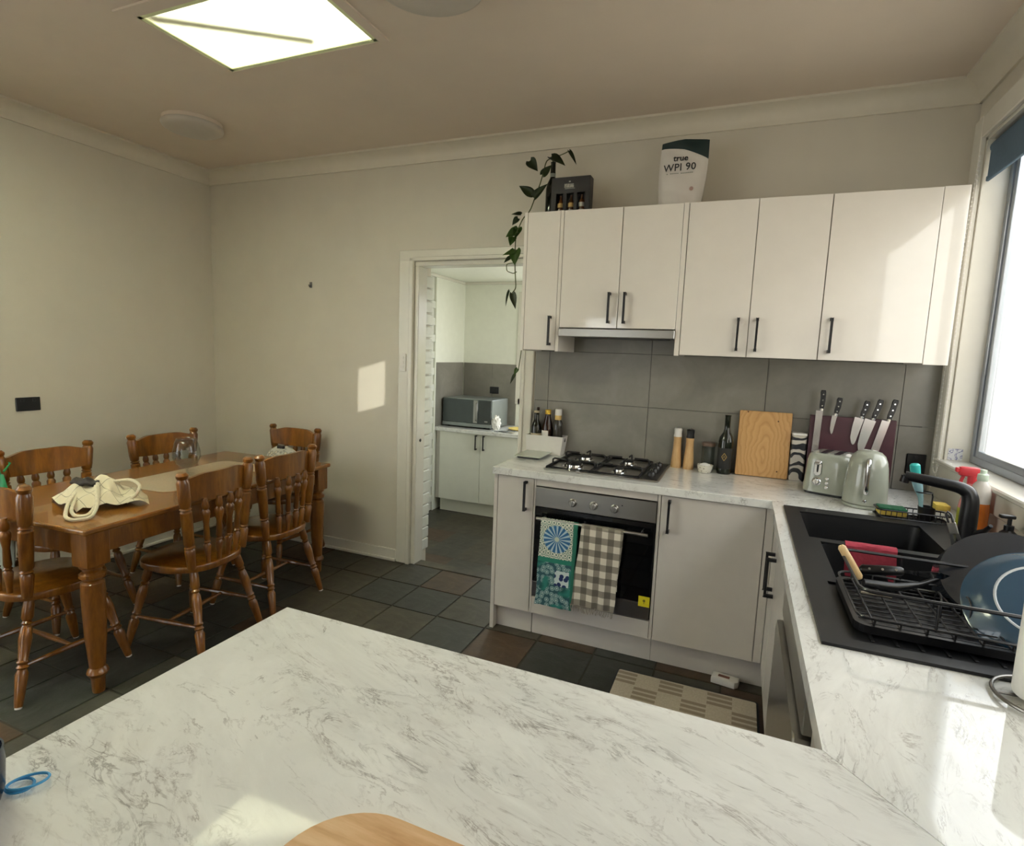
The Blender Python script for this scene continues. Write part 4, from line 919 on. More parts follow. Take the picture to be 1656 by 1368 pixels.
pet = Mth('GREATER_THAN', Mth('ABSOLUTE', Mth('SINE', Mth('MULTIPLY', ang, 8))), .62); inr = Mth('LESS_THAN', rad, .070); core = Mth('LESS_THAN', rad, .012)
cmb = TL.n('ShaderNodeCombineXYZ'); TL.l(X_, cmb.inputs[0]); TL.l(Z_, cmb.inputs[1])
def vor(scale, off=0, rnd=.35):
    m_ = TL.n('ShaderNodeMapping'); m_.inputs['Location'].default_value = (off, off, 0); TL.l(cmb.outputs[0], m_.inputs[0]); x = TL.n('ShaderNodeTexVoronoi', voronoi_dimensions='2D'); x.inputs['Scale'].default_value = scale; x.inputs['Randomness'].default_value = rnd; TL.l(m_.outputs[0], x.inputs['Vector']); return x.outputs['Distance']
vd = vor(44, 0, .3); ringc = TL.ramp(vd, [(.16, srgb('#4c6c60')), (.26, srgb('#dcdccd')), (.40, srgb('#d5d6c7')), (.48, srgb('#3f6a60')), (.58, srgb('#b9c4b4'))])
med = TL.mix(pet, srgb('#a9c0cb'), srgb('#2a6391')); up = TL.mix(inr, ringc, med); up = TL.mix(core, up, srgb('#b9c4b2'))
v2 = vor(36, .3, .6); low = TL.ramp(v2, [(.12, srgb('#a9bcb8')), (.22, srgb('#2c5360')), (.34, srgb('#8fabaa')), (.50, srgb('#27525a'))])
teal = TL.ramp(vor(15, .7), [(.2, srgb('#14504c')), (.5, srgb('#22766d'))]); nz = TL.noise(tc.outputs['Object'], 7, 2)
low = TL.mix(TL.ramp(nz, [(.50, (0, 0, 0, 1)), (.54, (1, 1, 1, 1))]), low, teal)
flo = TL.mix(TL.ramp(vor(34, .1, .7), [(.36, (1, 1, 1, 1)), (.40, (0, 0, 0, 1))]), srgb('#c3cfcf'), srgb('#172a5c'))
inf = Mth('MULTIPLY', Mth('LESS_THAN', Mth('ABSOLUTE', Mth('SUBTRACT', X_, .035)), .037), Mth('LESS_THAN', Mth('ABSOLUTE', Mth('SUBTRACT', Z_, .155)), .040)); low = TL.mix(inf, low, flo)
band = Mth('LESS_THAN', Mth('ABSOLUTE', Mth('SUBTRACT', Z_, .243)), .012); isup = Mth('GREATER_THAN', Z_, .243)
cc = TL.mix(isup, low, up); cc = TL.mix(band, cc, srgb('#1f7a66')); edge = Mth('GREATER_THAN', X_, .082); cc = TL.mix(edge, cc, srgb('#226b58')); TL.col(cc); TL.bump(TL.noise(tc.outputs['Object'], 120, 3), .15, .003); M['tealcloth'] = TL.set(.85)
tt = thing('tea_towel', 'teal and blue medallion tea towel folded over the oven handle', 'towel', (.385, -.635, .225)); b = drape('cloth', '', .297, .488, .226, .34, 'x', -.012, .005); obj('cloth', b, M['tealcloth'], tt, True, angle=80)
CK = N('gingham_cloth'); tc = CK.n('ShaderNodeTexCoord'); sp_ = CK.n('ShaderNodeSeparateXYZ'); CK.l(tc.outputs['Object'], sp_.inputs[0])
a1 = stripes(CK, sp_.outputs[0], .060, .5); a2 = stripes(CK, sp_.outputs[2], .066, .5); sm = CK.math('MULTIPLY', CK.math('ADD', a1, a2), .5)
CK.col(CK.ramp(CK.math('ADD', sm, CK.math('MULTIPLY', CK.math('SUBTRACT', CK.noise(tc.outputs['Object'], 160, 3), .5), .15)), [(.15, srgb('#d3ccbf')), (.45, srgb('#8f887d')), (.60, srgb('#8a8377')), (.9, srgb('#655f55'))])); CK.bump(CK.noise(tc.outputs['Object'], 140, 3), .2, .003); M['gingham'] = CK.set(.9)
ct = thing('tea_towel', 'grey and white checked tea towel with fringe over the oven handle', 'towel', (.60, -.635, .245)); b = drape('cloth', '', .508, .712, .262, .36, 'x', -.034, .007); obj('cloth', b, M['gingham'], ct, True, angle=80)
b = new_bm(); rr = random.Random(2)
for k in range(46):
    u = k/45; x = .508+.204*u-.034*(1-.3*u); y_ = -.650-abs(.007*math.sin(u*9+1.3)); add_tube(b, [(x, y_, .266), (x+rr.uniform(-.004, .004), y_-.001, .25), (x+rr.uniform(-.006, .006), y_, .262-rr.uniform(.022, .034))], .0013, 4)
M['fringe'] = plain('fringe_threads', '#a39c90', 0.9); o = obj('fringe', b, M['fringe'], ct); o['kind'] = 'stuff'
# ------------------------------------------------------------------ back benchtop
H = .90
M['scaleglass'] = plain('pale_green_scale_glass', '#b7bfae', 0.06, vary=0.02, coat=.5)
ks = thing('kitchen_scale', 'flat pale glass kitchen scale at the left end of the benchtop', 'scale', (.078, -.20, H)); obj('scale_base', add_prism(new_bm(), rrect(.012, -.295, .146, -.105, .012), H, H+.012, .002), M['black'], ks); obj('glass_top', add_prism(new_bm(), rrect(-.002+.004, -.312, .160, -.088, .012), H+.012, H+.018, .0015), M['scaleglass'], ks)
cb = thing('storage_caddy', 'white plastic caddy holding three sauce bottles beside the hob', 'caddy', (.105, -.045, H))
def ringpts(x0, y0, x1, y1, z): return [(x0, y0, z), (x1, y0, z), (x1, y1, z), (x0, y1, z)]
b = new_bm(); lv = [ringpts(.000, -.102, .212, -.018, H+.0005), ringpts(-.008, -.110, .228, -.013, H+.113), ringpts(-.005, -.107, .225, -.016, H+.113), ringpts(.003, -.099, .209, -.021, H+.004)]
rg = [[b.verts.new(p) for p in l] for l in lv]
for l0, l1 in zip(rg, rg[1:]):
    for k in range(4): b.faces.new((l0[k], l0[(k+1) % 4], l1[(k+1) % 4], l1[k]))
b.faces.new(rg[0]); b.faces.new(rg[-1]); obj('caddy_body', b, M['white'], cb); obj('grip_slot', add_box(new_bm(), .2235, -.068, H+.080, .2265, -.054, H+.102, .0008), M['black'], cb)
M['oil'] = plain('dark_oil_glass', '#1a1a0c', 0.07, vary=0.1); M['soy'] = plain('brown_sauce_glass', '#2a130a', 0.07, vary=0.1); M['yellowcap'] = plain('yellow_cap', '#d9b23a', 0.4); M['clearb'] = plain('smoky_sauce_glass', '#3d3a35', 0.06, vary=.2)
M['cream_label'] = plain('cream_label', '#cdbf9e', 0.6)
bt1 = thing('sauce_bottle', 'tall dark olive oil bottle, leftmost in the white caddy', 'bottle', (.040, -.060, H+.005), 0, None)
obj('body', add_lathe(new_bm(), (.040, -.060, H+.005), [(0.03, 0), (0.0325, .005), (0.0325, .15), (0.02625, .172), (0.01562, .195), (0.01437, .23), (0.01625, .232), (0.01625, .238), (0, .238)], 18), M['oil'], bt1, True); obj('neck_band', add_lathe(new_bm(), (.040, -.060, H+.005), [(0.01688, .238), (0.01688, .250), (0, .250)], 16), M['cream_label'], bt1, True); obj('pour_spout', add_box(new_bm(), .036, -.054, H+.255, .052, -.042, H+.276, .003), M['soy'], bt1); obj('label', add_lathe(new_bm(), (.040, -.060, H+.005), [(0.033, .05), (0.033, .115)], 18, cap=False), M['cream_label'], bt1, True)
bt2 = thing('sauce_bottle', 'brown sauce bottle with yellow cap in the white caddy', 'bottle', (.112, -.060, H+.005))
obj('body', add_lathe(new_bm(), (.112, -.060, H+.005), [(0.03, 0), (0.03375, .006), (0.03438, .14), (0.02875, .175), (0.01562, .222), (0.015, .238), (0, .238)], 18), M['soy'], bt2, True); obj('cap', add_lathe(new_bm(), (.112, -.060, H+.005), [(0.0175, .234), (0.0175, .259), (0.015, .261), (0, .261)], 16), M['yellowcap'], bt2, True)
def patch(c, r, a0, a1, z0, z1, n=8): return lambda u, v: Vector((c[0]+r*math.cos(a0+(a1-a0)*u), c[1]+r*math.sin(a0+(a1-a0)*u), z0+(z1-z0)*v))
b = new_bm(); add_grid(b, patch((.112, -.060), .0349, -PI*.95, -PI*.35, H+.05, H+.142), 8, 2, .0004); obj('label', b, M['white'], bt2, True)
bt3 = thing('sauce_bottle', 'smoky glass bottle with white cap, rightmost in the caddy', 'bottle', (.177, -.060, H+.005))
obj('body', add_lathe(new_bm(), (.177, -.060, H+.005), [(0.0275, 0), (0.03, .005), (0.03, .17), (0.0275, .185), (0.01813, .205), (0.0175, .235), (0, .235)], 18), M['clearb'], bt3, True); obj('collar', add_lathe(new_bm(), (.177, -.060, H+.005), [(0.01937, .205), (0.01937, .232)], 16, cap=False), M['goldlabel'], bt3, True); obj('cap', add_lathe(new_bm(), (.177, -.060, H+.005), [(0.02063, .232), (0.02063, .266), (0.0175, .27), (0, .27)], 16), M['white'], bt3, True)
for nm, x, y, m_, lab in (('salt_mill', .871, -.052, 'white', 'wooden mill with white top beside the hob'), ('pepper_mill', .938, -.066, 'blackplastic', 'wooden mill with black top beside the hob')):
    t_ = thing(nm, lab, 'mill', (x, y, H)); obj('body', add_lathe(new_bm(), (x, y, H), [(.027, 0), (.0285, .004), (.026, .05), (.021, .12), (.0205, .15), (.022, .172), (0, .172)], 20), M['millwood'], t_, True)
    obj('cap', add_lathe(new_bm(), (x, y, H+.172), [(.022, 0), (.0225, .004), (.020, .018), (.021, .034), (.022, .042), (.018, .047), (0, .047)], 20), M[m_], t_, True); obj('finial', add_lathe(new_bm(), (x, y, H+.219), [(.004, 0), (.005, .004), (.0025, .008), (0, .008)], 10), M['steel'], t_, True)
BW = N('floral_print_china'); v = BW.coord(); vo = BW.n('ShaderNodeTexVoronoi'); vo.inputs['Scale'].default_value = 85; BW.l(v, vo.inputs['Vector']); BW.col(BW.ramp(vo.outputs['Distance'], [(.22, srgb('#75705f')), (.30, srgb('#d8d4c6'))])); M['floral'] = BW.set(.15, coat=.4)
t_ = thing('sugar_bowl', 'small white floral print bowl in front of the glass jar', 'bowl', (1.028, -.125, H)); obj('bowl', add_lathe(new_bm(), (1.028, -.125, H), [(.024, 0), (.030, .003), (.038, .022), (.040, .044), (.037, .044), (.034, .022), (.022, .008), (0, .008)], 24), M['floral'], t_, True)
obj('contents', add_lathe(new_bm(), (1.028, -.125, H+.034), [(.035, 0), (.025, .012), (.010, .018), (0, .019)], 20), M['paper'], t_, True)
t_ = thing('glass_jar', 'clear glass jar with brown rim behind the floral bowl', 'jar', (1.035, -.048, H)); obj('jar_body', add_lathe(new_bm(), (1.035, -.048, H), [(.032, 0), (.035, .005), (.035, .135), (.033, .135), (.033, .006), (0, .006)], 24, cap=False), M['glass'], t_, True)
M['brownrim'] = plain('brown_jar_lid', '#6e5a4c', 0.3); obj('lid', add_lathe(new_bm(), (1.035, -.048, H+.136), [(.036, 0), (.037, .003), (.036, .016), (.030, .019), (0, .019)], 24), M['brownrim'], t_, True)
t_ = thing('wine_bottle', 'black wine bottle with small gold emblem beside the chopping board', 'bottle', (1.122, -.085, H)); obj('body', add_lathe(new_bm(), (1.122, -.085, H), [(.034, 0), (.0365, .004), (.0375, .02), (.038, .17), (.034, .195), (.018, .222), (.0145, .24), (.0142, .305), (.0155, .307), (.0155, .314), (0, .314)], 24), M['dkglass'], t_, True)
M['wlabel'] = plain('black_label', '#1a1a18', 0.6); b = new_bm(); add_grid(b, patch((1.122, -.085), .0384, -PI*.95, -PI*.12, H+.03, H+.14), 10, 2, .0003); lb = obj('label', b, M['wlabel'], t_, True)
b = new_bm(); M['gold'] = plain('gold_print', '#a88b52', 0.35, .5)
def em(u, v, s0=1): return None
for q in range(4):
    a = PI/2*q; add_tube(b, [(.013*math.cos(a), .020*math.sin(a), 0), (.013*math.cos(a+PI/2), .020*math.sin(a+PI/2), 0)], .0016, 4)
add_tube(b, [(-.005, -.006, 0), (.0, .008, 0), (.005, -.006, 0)], .0014, 4)
for v_ in b.verts:
    a = -PI*.52+v_.co.x/.0384; v_.co = Vector((1.122+(.0388+v_.co.z*.3)*math.cos(a), -.085+(.0388+v_.co.z*.3)*math.sin(a), H+.094+v_.co.y))
obj('gold_emblem', b, M['gold'], lb)
t_ = thing('chopping_board', 'upright pine chopping board leaning on the tiles', 'chopping board', (1.303, -.06, H)); Mx = axes((1.303, -.075, H+.002), (1, 0, 0), (0, .12, 1), (0, -1, .12)); obj('board', add_prism(new_bm(), rrect(-.126, 0, .126, .342, .006), -.012, .012, .002, M=Mx), M['boardwood'], t_)
b = new_bm()
for x, z in ((.062, .295), (-.085, .335), (.075, .035)): add_lathe(b, (x, z, .012), [(.0042, 0), (.0042, .0006), (0, .0006)], 8)
bmesh.ops.transform(b, matrix=Mx, verts=b.verts); M['knot'] = plain('wood_knot', '#5a3a1c', 0.6); obj('knot', b, M['knot'], t_)
CW = N('black_white_wave_print'); v = CW.coord(); wv = CW.n('ShaderNodeTexWave', wave_type='RINGS', rings_direction='Y'); wv.inputs['Scale'].default_value = 7; wv.inputs['Distortion'].default_value = 5; wv.inputs['Detail'].default_value = .5; wv.inputs['Detail Scale'].default_value = 3; CW.l(v, wv.inputs['Vector']); CW.col(CW.ramp(wv.outputs['Fac'], [(.42, srgb('#26272b')), (.50, srgb('#bdb6ad'))])); M['wavebw'] = CW.set(.35)
t_ = thing('coffee_tin', 'black and white wave-patterned tin between chopping board and toaster', 'tin', (1.468, -.055, H)); obj('tin', add_prism(new_bm(), rrect(1.434, -.085, 1.502, -.022, .010), H, H+.235, .004), M['wavebw'], t_); obj('lid', add_prism(new_bm(), rrect(1.432, -.087, 1.504, -.020, .011), H+.235, H+.247, .003), M['white'], t_)
# knife block with five knives
kb = thing('knife_block', 'maroon upright magnetic knife block behind the toaster', 'knife block', (1.69, -.06, H)); obj('block', add_box(new_bm(), 1.507, -.092, H+.012, 1.872, -.052, H+.345, .004, 2), M['maroon'], kb); obj('foot', add_box(new_bm(), 1.52, -.10, H, 1.86, -.015, H+.012, .003), M['maroon'], kb)
M['blade'] = plain('knife_blade', '#cfc9c6', 0.22, .75, vary=0.03)
def knife(label, top, bol, tip, w0, point, dimples=0):
    top, bol, tip = (Vector((q[0], -.097, q[1])) for q in (top, bol, tip)); t_ = thing('kitchen_knife', label, 'knife', tuple(bol), 0, 'knives on the maroon block')
    d = (tip-bol).normalized(); s = d.cross(Vector((0, -1, 0))); s.normalize()
    if s.x < 0: s = -s
    L = (tip-bol).length
    if point == 'square': out = [(0, -.25), (0, .75), (L*.97, .75), (L, .55), (L, -.2)]
    else: out = [(0, -.30), (0, .70), (L*.35, .62), (L*.75, .40), (L*.95, .08), (L, -.16), (L*.93, -.30), (L*.5, -.30)]
    poly = [(a, q*w0) for a, q in out]; area = sum(poly[i][0]*poly[(i+1) % len(poly)][1]-poly[(i+1) % len(poly)][0]*poly[i][1] for i in range(len(poly)))
    if area < 0: poly.reverse()
    sg = -1 if point == 'left' else 1
    Mx = axes(bol+Vector((0, -.0015, 0)), d, -s if True else s, d.cross(-s)); obj('blade', add_prism(new_bm(), poly, -.001, .001, M=Mx), M['blade'], t_)
    b = add_tube(new_bm(), [bol+Vector((0, -.004, 0)), bol-d*.012+Vector((0, -.004, 0))], .0085, 8); obj('bolster', b, M['chrome'], t_, True)
    hL = (bol-top).length; Mh = axes(bol+Vector((0, -.004, 0)), -d, s, (-d).cross(s)); pol = [(.010, -.009), (.03, -.011), (hL*.6, -.010), (hL*.9, -.013), (hL, -.010), (hL, .008), (hL*.9, .011), (hL*.5, .012), (.03, .010), (.010, .008)]
    hd = obj('grip', add_prism(new_bm(), pol, -.0075, .0075, .002, M=Mh), M['blackplastic'], t_)
    b = new_bm()
    for f in (.25, .52, .80):
        c_ = bol-d*(hL*f); add_lathe(b, (0, 0, 0), [(0, 0)], 3) if False else None
        add_tube(b, [c_+Vector((0, -.0105, 0)), c_+Vector((0, -.0125, 0))], .0035, 8)
    obj('rivet', b, M['chrome'], hd)
    return t_
knife('long square-tipped knife at the left end of the maroon block', (1.560, 1.372), (1.549, 1.270), (1.546, 1.030), .030, 'square')
knife('small paring knife, second from the left on the maroon block', (1.624, 1.340), (1.613, 1.250), (1.600, 1.158), .022, 'p')
knife('wide rounded chef knife near the middle of the maroon block', (1.745, 1.330), (1.723, 1.245), (1.693, 1.115), .040, 'p')
knife('large dimpled santoku knife, second from the right on the block', (1.800, 1.340), (1.771, 1.240), (1.727, 1.070), .048, 'p')
knife('long carving knife at the window end of the maroon block', (1.858, 1.344), (1.834, 1.240), (1.796, 1.060), .034, 'square')
# toaster (local frame, controls on the local -y face)
to = thing('toaster', 'sage green retro toaster with chrome lever and dial', 'toaster', (1.600, -.262, H), math.radians(-20), local=True)
def tbody(u, v):
    a = 2*PI*u; e = .42; cx = math.copysign(abs(math.cos(a))**e, math.cos(a)); sy = math.copysign(abs(math.sin(a))**e, math.sin(a))
    k = 1-.10*v-.16*max(0, (v-.72)/.28)**2.2; z = .012+.178*(v if v < .72 else .72+.28*math.sin((v-.72)/.28*PI/2))
    return Vector((cx*.100*k*(1.02), sy*.118*k, z))
b = new_bm(); add_grid(b, tbody, 48, 18); bmesh.ops.remove_doubles(b, verts=b.verts, dist=1e-5)
be = [e for e in b.edges if e.is_boundary]; bmesh.ops.holes_fill(b, edges=be, sides=0); obj('toaster_body', b, M['sage'], to, True, angle=50)
obj('base', add_prism(new_bm(), rrect(-.092, -.11, .092, .11, .03), 0, .014, .003), M['blackplastic'], to)
b = new_bm()
for x in (-.028, .028): add_prism(b, rrect(x-.013, -.075, x+.013, .075, .006), .1885, .1915)
obj('toast_slot', b, M['black'], to)
def fy(z): v = (z-.012)/.178; return -.118*(1-.10*v-.16*max(0, (v-.72)/.28)**2.2)-.001
b = add_prism(new_bm(), rrect(-.016, -.036, .016, .036, .015), 0, .004, .0015, M=axes((-.034, fy(.125), .125), (1, 0, 0), (0, .1, 1), (0, -1, .1))); lp = obj('lever_plate', b, M['chrome'], to, True)
b = add_box(new_bm(), -.038, fy(.125)-.006, .097, -.030, fy(.125)-.003, .153, .001); obj('lever_slot', b, M['black'], lp)
b = add_box(new_bm(), -.047, fy(.14)-.022, .142, -.021, fy(.14)-.004, .153, .003); obj('lever', b, M['chrome'], to)
b = add_lathe(new_bm(), (0, 0, 0), [(.019, 0), (.019, .003), (.015, .005), (.014, .016), (.011, .019), (0, .019)], 20); add_box(b, -.0025, -.014, .017, .0025, .014, .024, .001); bmesh.ops.transform(b, matrix=axes((-.034, fy(.06)+.001, .062), (1, 0, 0), (0, .1, 1), (0, -1, .1)), verts=b.verts); obj('dial', b, M['chrome'], to, True)
for z in (.080, .060, .040):
    b = add_lathe(new_bm(), (0, 0, 0), [(.0075, 0), (.0075, .003), (.0055, .004), (.005, .006), (0, .006)], 14); bmesh.ops.transform(b, matrix=axes((.008, fy(z)+.001, z), (1, 0, 0), (0, .1, 1), (0, -1, .1)), verts=b.verts); obj('button', b, M['chrome'], to, True)
# kettle
ke = thing('kettle', 'sage green retro kettle with chrome handle beside the sponge tray', 'kettle', (1.702, -.478, H)); kc = (1.702, -.478, H)
obj('kettle_body', add_lathe(new_bm(), kc, [(.076, .016), (.084, .018), (.085, .03), (.081, .10), (.075, .17), (.069, .20), (.060, .222), (.045, .236), (.025, .243), (0, .245)], 40), M['sage'], ke, True); obj('base', add_lathe(new_bm(), kc, [(.080, 0), (.085, .003), (.085, .013), (.08, .016), (0, .016)], 40), M['sage'], ke, True)
hd = Vector((-.17, -.985, 0)); hp = [Vector(kc)+hd*r+Vector((0, 0, z)) for r, z in ((.066, .205), (.085, .210), (.096, .200), (.099, .175), (.101, .12), (.101, .082), (.094, .072), (.080, .072))]
obj('handle', add_tube(new_bm(), smooth_path(hp, 4, 2), .0095, 10), M['chrome'], ke, True)
b = add_lathe(new_bm(), (0, 0, 0), [(.007, 0), (.007, .003), (.004, .006), (0, .006)], 12); p = Vector(kc)+hd*.083+Vector((0, 0, .036)); bmesh.ops.transform(b, matrix=axes(p, (hd.y*-1, hd.x, 0), (0, 0, 1), hd), verts=b.verts); obj('button', b, M['chrome'], ke, True)
sd = Vector((.25, .97, 0)); b = add_prism(new_bm(), [(-.016, .0), (.016, .0), (.006, .03), (-.006, .03)], .18, .222); bmesh.ops.transform(b, matrix=axes(Vector(kc)+sd*.062, (-sd.y, sd.x, 0), sd, (0, 0, 1)), verts=b.verts); obj('spout', b, M['sage'], ke)
# ------------------------------------------------------------------ sink and everything round it
sk = thing('kitchen_sink', 'black granite composite double sink with drainer in the side benchtop', 'sink', (1.66, -1.30, .70))
RX0, RX1, RY0, RY1 = 1.380, 1.958, -1.924, -.683; BOWL = (1.432, 1.835, -1.112, -.752); HALF = (1.462, 1.835, -1.495, -1.150); DR = (1.436, 1.90, -1.885, -1.535)
xs = sorted({RX0, RX1, BOWL[0], BOWL[1], HALF[0], DR[0], DR[1]}); ys = sorted({RY0, RY1, BOWL[2], BOWL[3], HALF[2], HALF[3], DR[2], DR[3]})
b = new_bm()
for i in range(len(xs)-1):
    for j in range(len(ys)-1):
        xm, ym = (xs[i]+xs[i+1])/2, (ys[j]+ys[j+1])/2
        if any(q[0] < xm < q[1] and q[2] < ym < q[3] for q in (BOWL, HALF, DR)): continue
        add_box(b, xs[i], ys[j], .8985, xs[i+1], ys[j+1], .9065)
bmesh.ops.remove_doubles(b, verts=b.verts, dist=1e-6)
add_box(b, DR[0], DR[2], .890, DR[1], DR[3], .9005)
add_ring_slab(b, [(RX0-.002, RY0-.002), (RX1+.002, RY0-.002), (RX1+.002, RY1+.002), (RX0-.002, RY1+.002)], [(RX0, RY0), (RX1, RY0), (RX1, RY1), (RX0, RY1)], .9005, .9075)
obj('rim', b, M['sink'], sk)
for nm, (x0, x1, y0, y1), dep in (('bowl', BOWL, .20), ('half_bowl', HALF, .15)):
    b = new_bm(); top = rrect(x0, y0, x1, y1, .03); bot = rrect(x0+.012, y0+.012, x1-.012, y1-.012, .05); n = len(top)
    rt_ = [b.verts.new((x, y, .9)) for x, y in top]; rb_ = [b.verts.new((x, y, .9-dep)) for x, y in bot]
    fs = [b.faces.new((rt_[k], rt_[(k+1) % n], rb_[(k+1) % n], rb_[k])) for k in range(n)]+[b.faces.new(rb_)]
    bmesh.ops.recalc_face_normals(b, faces=fs); bmesh.ops.solidify(b, geom=fs, thickness=-.004)
    bo = obj(nm, b, M['sink'], sk, True, angle=50)
    obj('drain', add_lathe(new_bm(), ((x0+x1)/2, (y0+y1)/2, .9-dep+.004), [(.042, 0), (.042, .003), (.03, .004), (0, .002)], 20), M['steel'], bo, True)
b = new_bm()
for k in range(9): add_box(b, 1.48+k*.046, DR[2]+.02, .9005, 1.487+k*.046, DR[3]-.02, .9035, .001)
o = obj('drainer_rib', b, M['sink'], sk); o['kind'] = 'stuff'
# mixer tap
tp = thing('mixer_tap', 'black gooseneck mixer tap behind the sink bowl', 'tap', (1.918, -.945, .9075))
obj('base_ring', add_lathe(new_bm(), (1.918, -.945, .9075), [(.028, 0), (.028, .008), (.024, .012), (0, .012)], 20), M['blackplastic'], tp, True)
pth = smooth_path([(1.918, -.945, .915), (1.918, -.945, 1.0), (1.918, -.945, 1.06), (1.910, -.943, 1.088), (1.885, -.938, 1.102), (1.80, -.92, 1.112), (1.735, -.905, 1.118)], 5, 3)
rr_ = [.026-.010*min(1, max(0, (i-6)/(len(pth)-7))) for i in range(len(pth))]; obj('spout', add_tube(new_bm(), pth, rr_, 14), M['blackplastic'], tp, True)
obj('nozzle', add_tube(new_bm(), [(1.738, -.9058, 1.118), (1.734, -.904, 1.095)], .015, 12), M['blackplastic'], tp, True); obj('lever', add_tube(new_bm(), [(1.935, -.965, .955), (1.95, -.995, .975), (1.955, -1.02, 1.0)], [.010, .008, .006], 10), M['blackplastic'], tp, True)
# dish bottles by the window wall
M['redp'] = plain('red_trigger_plastic', '#d23a44', 0.35); M['pinkclear'] = plain('pale_pink_liquid', '#dc8f8c', 0.12); M['orange'] = plain('orange_detergent', '#d9772b', 0.12, vary=.15); M['clearplastic'] = plain('clear_frosted_plastic', '#dcd6cf', 0.15); M['greenlabel'] = plain('yellow_green_label', '#a9ad3c', 0.5, vary=.3, scale=40); M['mint'] = plain('pale_mint_cap', '#d6e6d5', 0.35)
t_ = thing('spray_bottle', 'cleaning spray bottle with red trigger by the window sill', 'bottle', (1.995, -.697, H)); c0 = (1.995, -.697, H)
obj('body', add_lathe(new_bm(), c0, [(.030, 0), (.033, .004), (.033, .09), (.026, .13), (.018, .165), (.014, .185), (0, .185)], 20), M['pinkclear'], t_, True); b = new_bm(); add_grid(b, patch((1.995, -.697), .0335, -PI*1.1, -PI*.35, H+.02, H+.085), 8, 2, .0004); obj('label', b, M['greenlabel'], t_, True)
b = add_tube(new_bm(), [(1.995, -.697, H+.18), (1.995, -.697, H+.21)], .016, 14); add_box(b, 1.950, -.712, H+.205, 2.014, -.682, H+.240, .008, 2); add_box(b, 1.940, -.706, H+.218, 1.952, -.688, H+.235, .002); add_tube(b, [(1.967, -.697, H+.208), (1.960, -.697, H+.185), (1.964, -.697, H+.165)], .006, 8); obj('trigger_head', b, M['redp'], t_, True)
t_ = thing('dish_soap', 'orange dish soap bottle with pale cap behind the tap', 'bottle', (2.0, -.770, H)); c0 = (2.0, -.770, H)
obj('body', add_lathe(new_bm(), c0, [(.027, 0), (.031, .005), (.032, .10), (.030, .125)], 20, sy=1.1), M['orange'], t_, True); obj('upper_body', add_lathe(new_bm(), c0, [(.0302, .125), (.031, .16), (.024, .19), (.013, .205), (0, .205)], 20, sy=1.1), M['clearplastic'], t_, True); obj('cap', add_lathe(new_bm(), c0, [(.015, .205), (.017, .21), (.016, .228), (.010, .232), (.010, .245), (0, .246)], 16), M['mint'], t_, True); b = new_bm(); add_grid(b, patch((2.0, -.770), .0328, -PI*1.1, -PI*.4, H+.035, H+.10), 8, 2, .0004); obj('label', b, M['greenlabel'], t_, True)
t_ = thing('soap_pump', 'black soap pump bottle beside the frying pan and window wall', 'soap dispenser', (1.995, -1.035, H)); c0 = (1.995, -1.035, H)
obj('body', add_lathe(new_bm(), c0, [(.025, 0), (.028, .004), (.028, .07), (.022, .088), (.012, .097), (0, .097)], 18), M['blackplastic'], t_, True); b = add_lathe(new_bm(), c0, [(.013, .097), (.013, .112), (.006, .114), (.006, .135), (0, .135)], 14); add_box(b, 1.967, -1.045, H+.134, 2.008, -1.025, H+.146, .004, 2); obj('pump_head', b, M['blackplastic'], t_, True)
# sponge tray with sponge, brush, second sponge
tr = thing('sponge_tray', 'black wire sponge tray between kettle and sink', 'tray', (1.83, -.625, H)); b = new_bm()
x0, x1, y0, y1 = 1.715, 1.955, -.672, -.585
for z in (H+.006, H+.035): add_tube(b, [(*p, z) for p in rrect(x0, y0, x1, y1, .015)], .003, 6, closed=True)
for k in range(13): x = x0+.01+k*(x1-x0-.02)/12; add_tube(b, [(x, y0, H+.035), (x, y0, H+.008), (x, y1, H+.008), (x, y1, H+.035)], .0016, 5)
o = obj('wire_tray', b, M['black'], tr); obj('drip_plate', add_prism(new_bm(), rrect(x0, y0, x1, y1, .015), H+.0005, H+.004), M['blackplastic'], tr)
b = new_bm(); add_tube(b, [(1.90, -.628, H+.008), (1.90, -.628, H+.10)], .003, 6); add_tube(b, [(1.87+.028*math.cos(a*PI/8), -.628+.022*math.sin(a*PI/8), H+.115) for a in range(16)], .0025, 6, closed=True); add_tube(b, [(1.90, -.628, H+.10), (1.897, -.628, H+.115)], .0028, 6); obj('brush_ring', b, M['black'], tr)
obj('tool_cup', add_lathe(new_bm(), (1.885, -.63, H+.009), [(.026, 0), (.030, .05), (.028, .05), (.024, .004), (0, .004)], 18), M['blackplastic'], tr, True)
M['spongegreen'] = plain('green_scourer', '#1f5a3c', 0.95, vary=.3, scale=90, bump=.3); M['spongeyellow'] = plain('yellow_sponge', '#cdb454', 0.95, vary=.15, scale=80, bump=.3)
t_ = thing('sponge', 'green-topped yellow sponge lying on the wire tray beside the kettle', 'sponge', (1.77, -.632, H+.012)); obj('foam', add_box(new_bm(), 1.722, -.665, H+.0125, 1.816, -.598, H+.034, .004, 2), M['spongeyellow'], t_, True); obj('scourer', add_box(new_bm(), 1.721, -.666, H+.034, 1.817, -.597, H+.043, .003), M['spongegreen'], t_, True)
t_ = solo('sponge', add_box(new_bm(), 1.905, -.665, H+.055, 1.952, -.60, H+.078, .004, 2, M=Matrix.Translation((0, 0, 0))), M['spongeyellow'], 'small plain yellow sponge on the dark tool cup behind the brush', 'sponge', smooth=True)
M['turq'] = plain('turquoise_plastic', '#3fb9b4', 0.25); M['clearblue'] = plain('clear_blue_plastic', '#8fb6bd', 0.12)
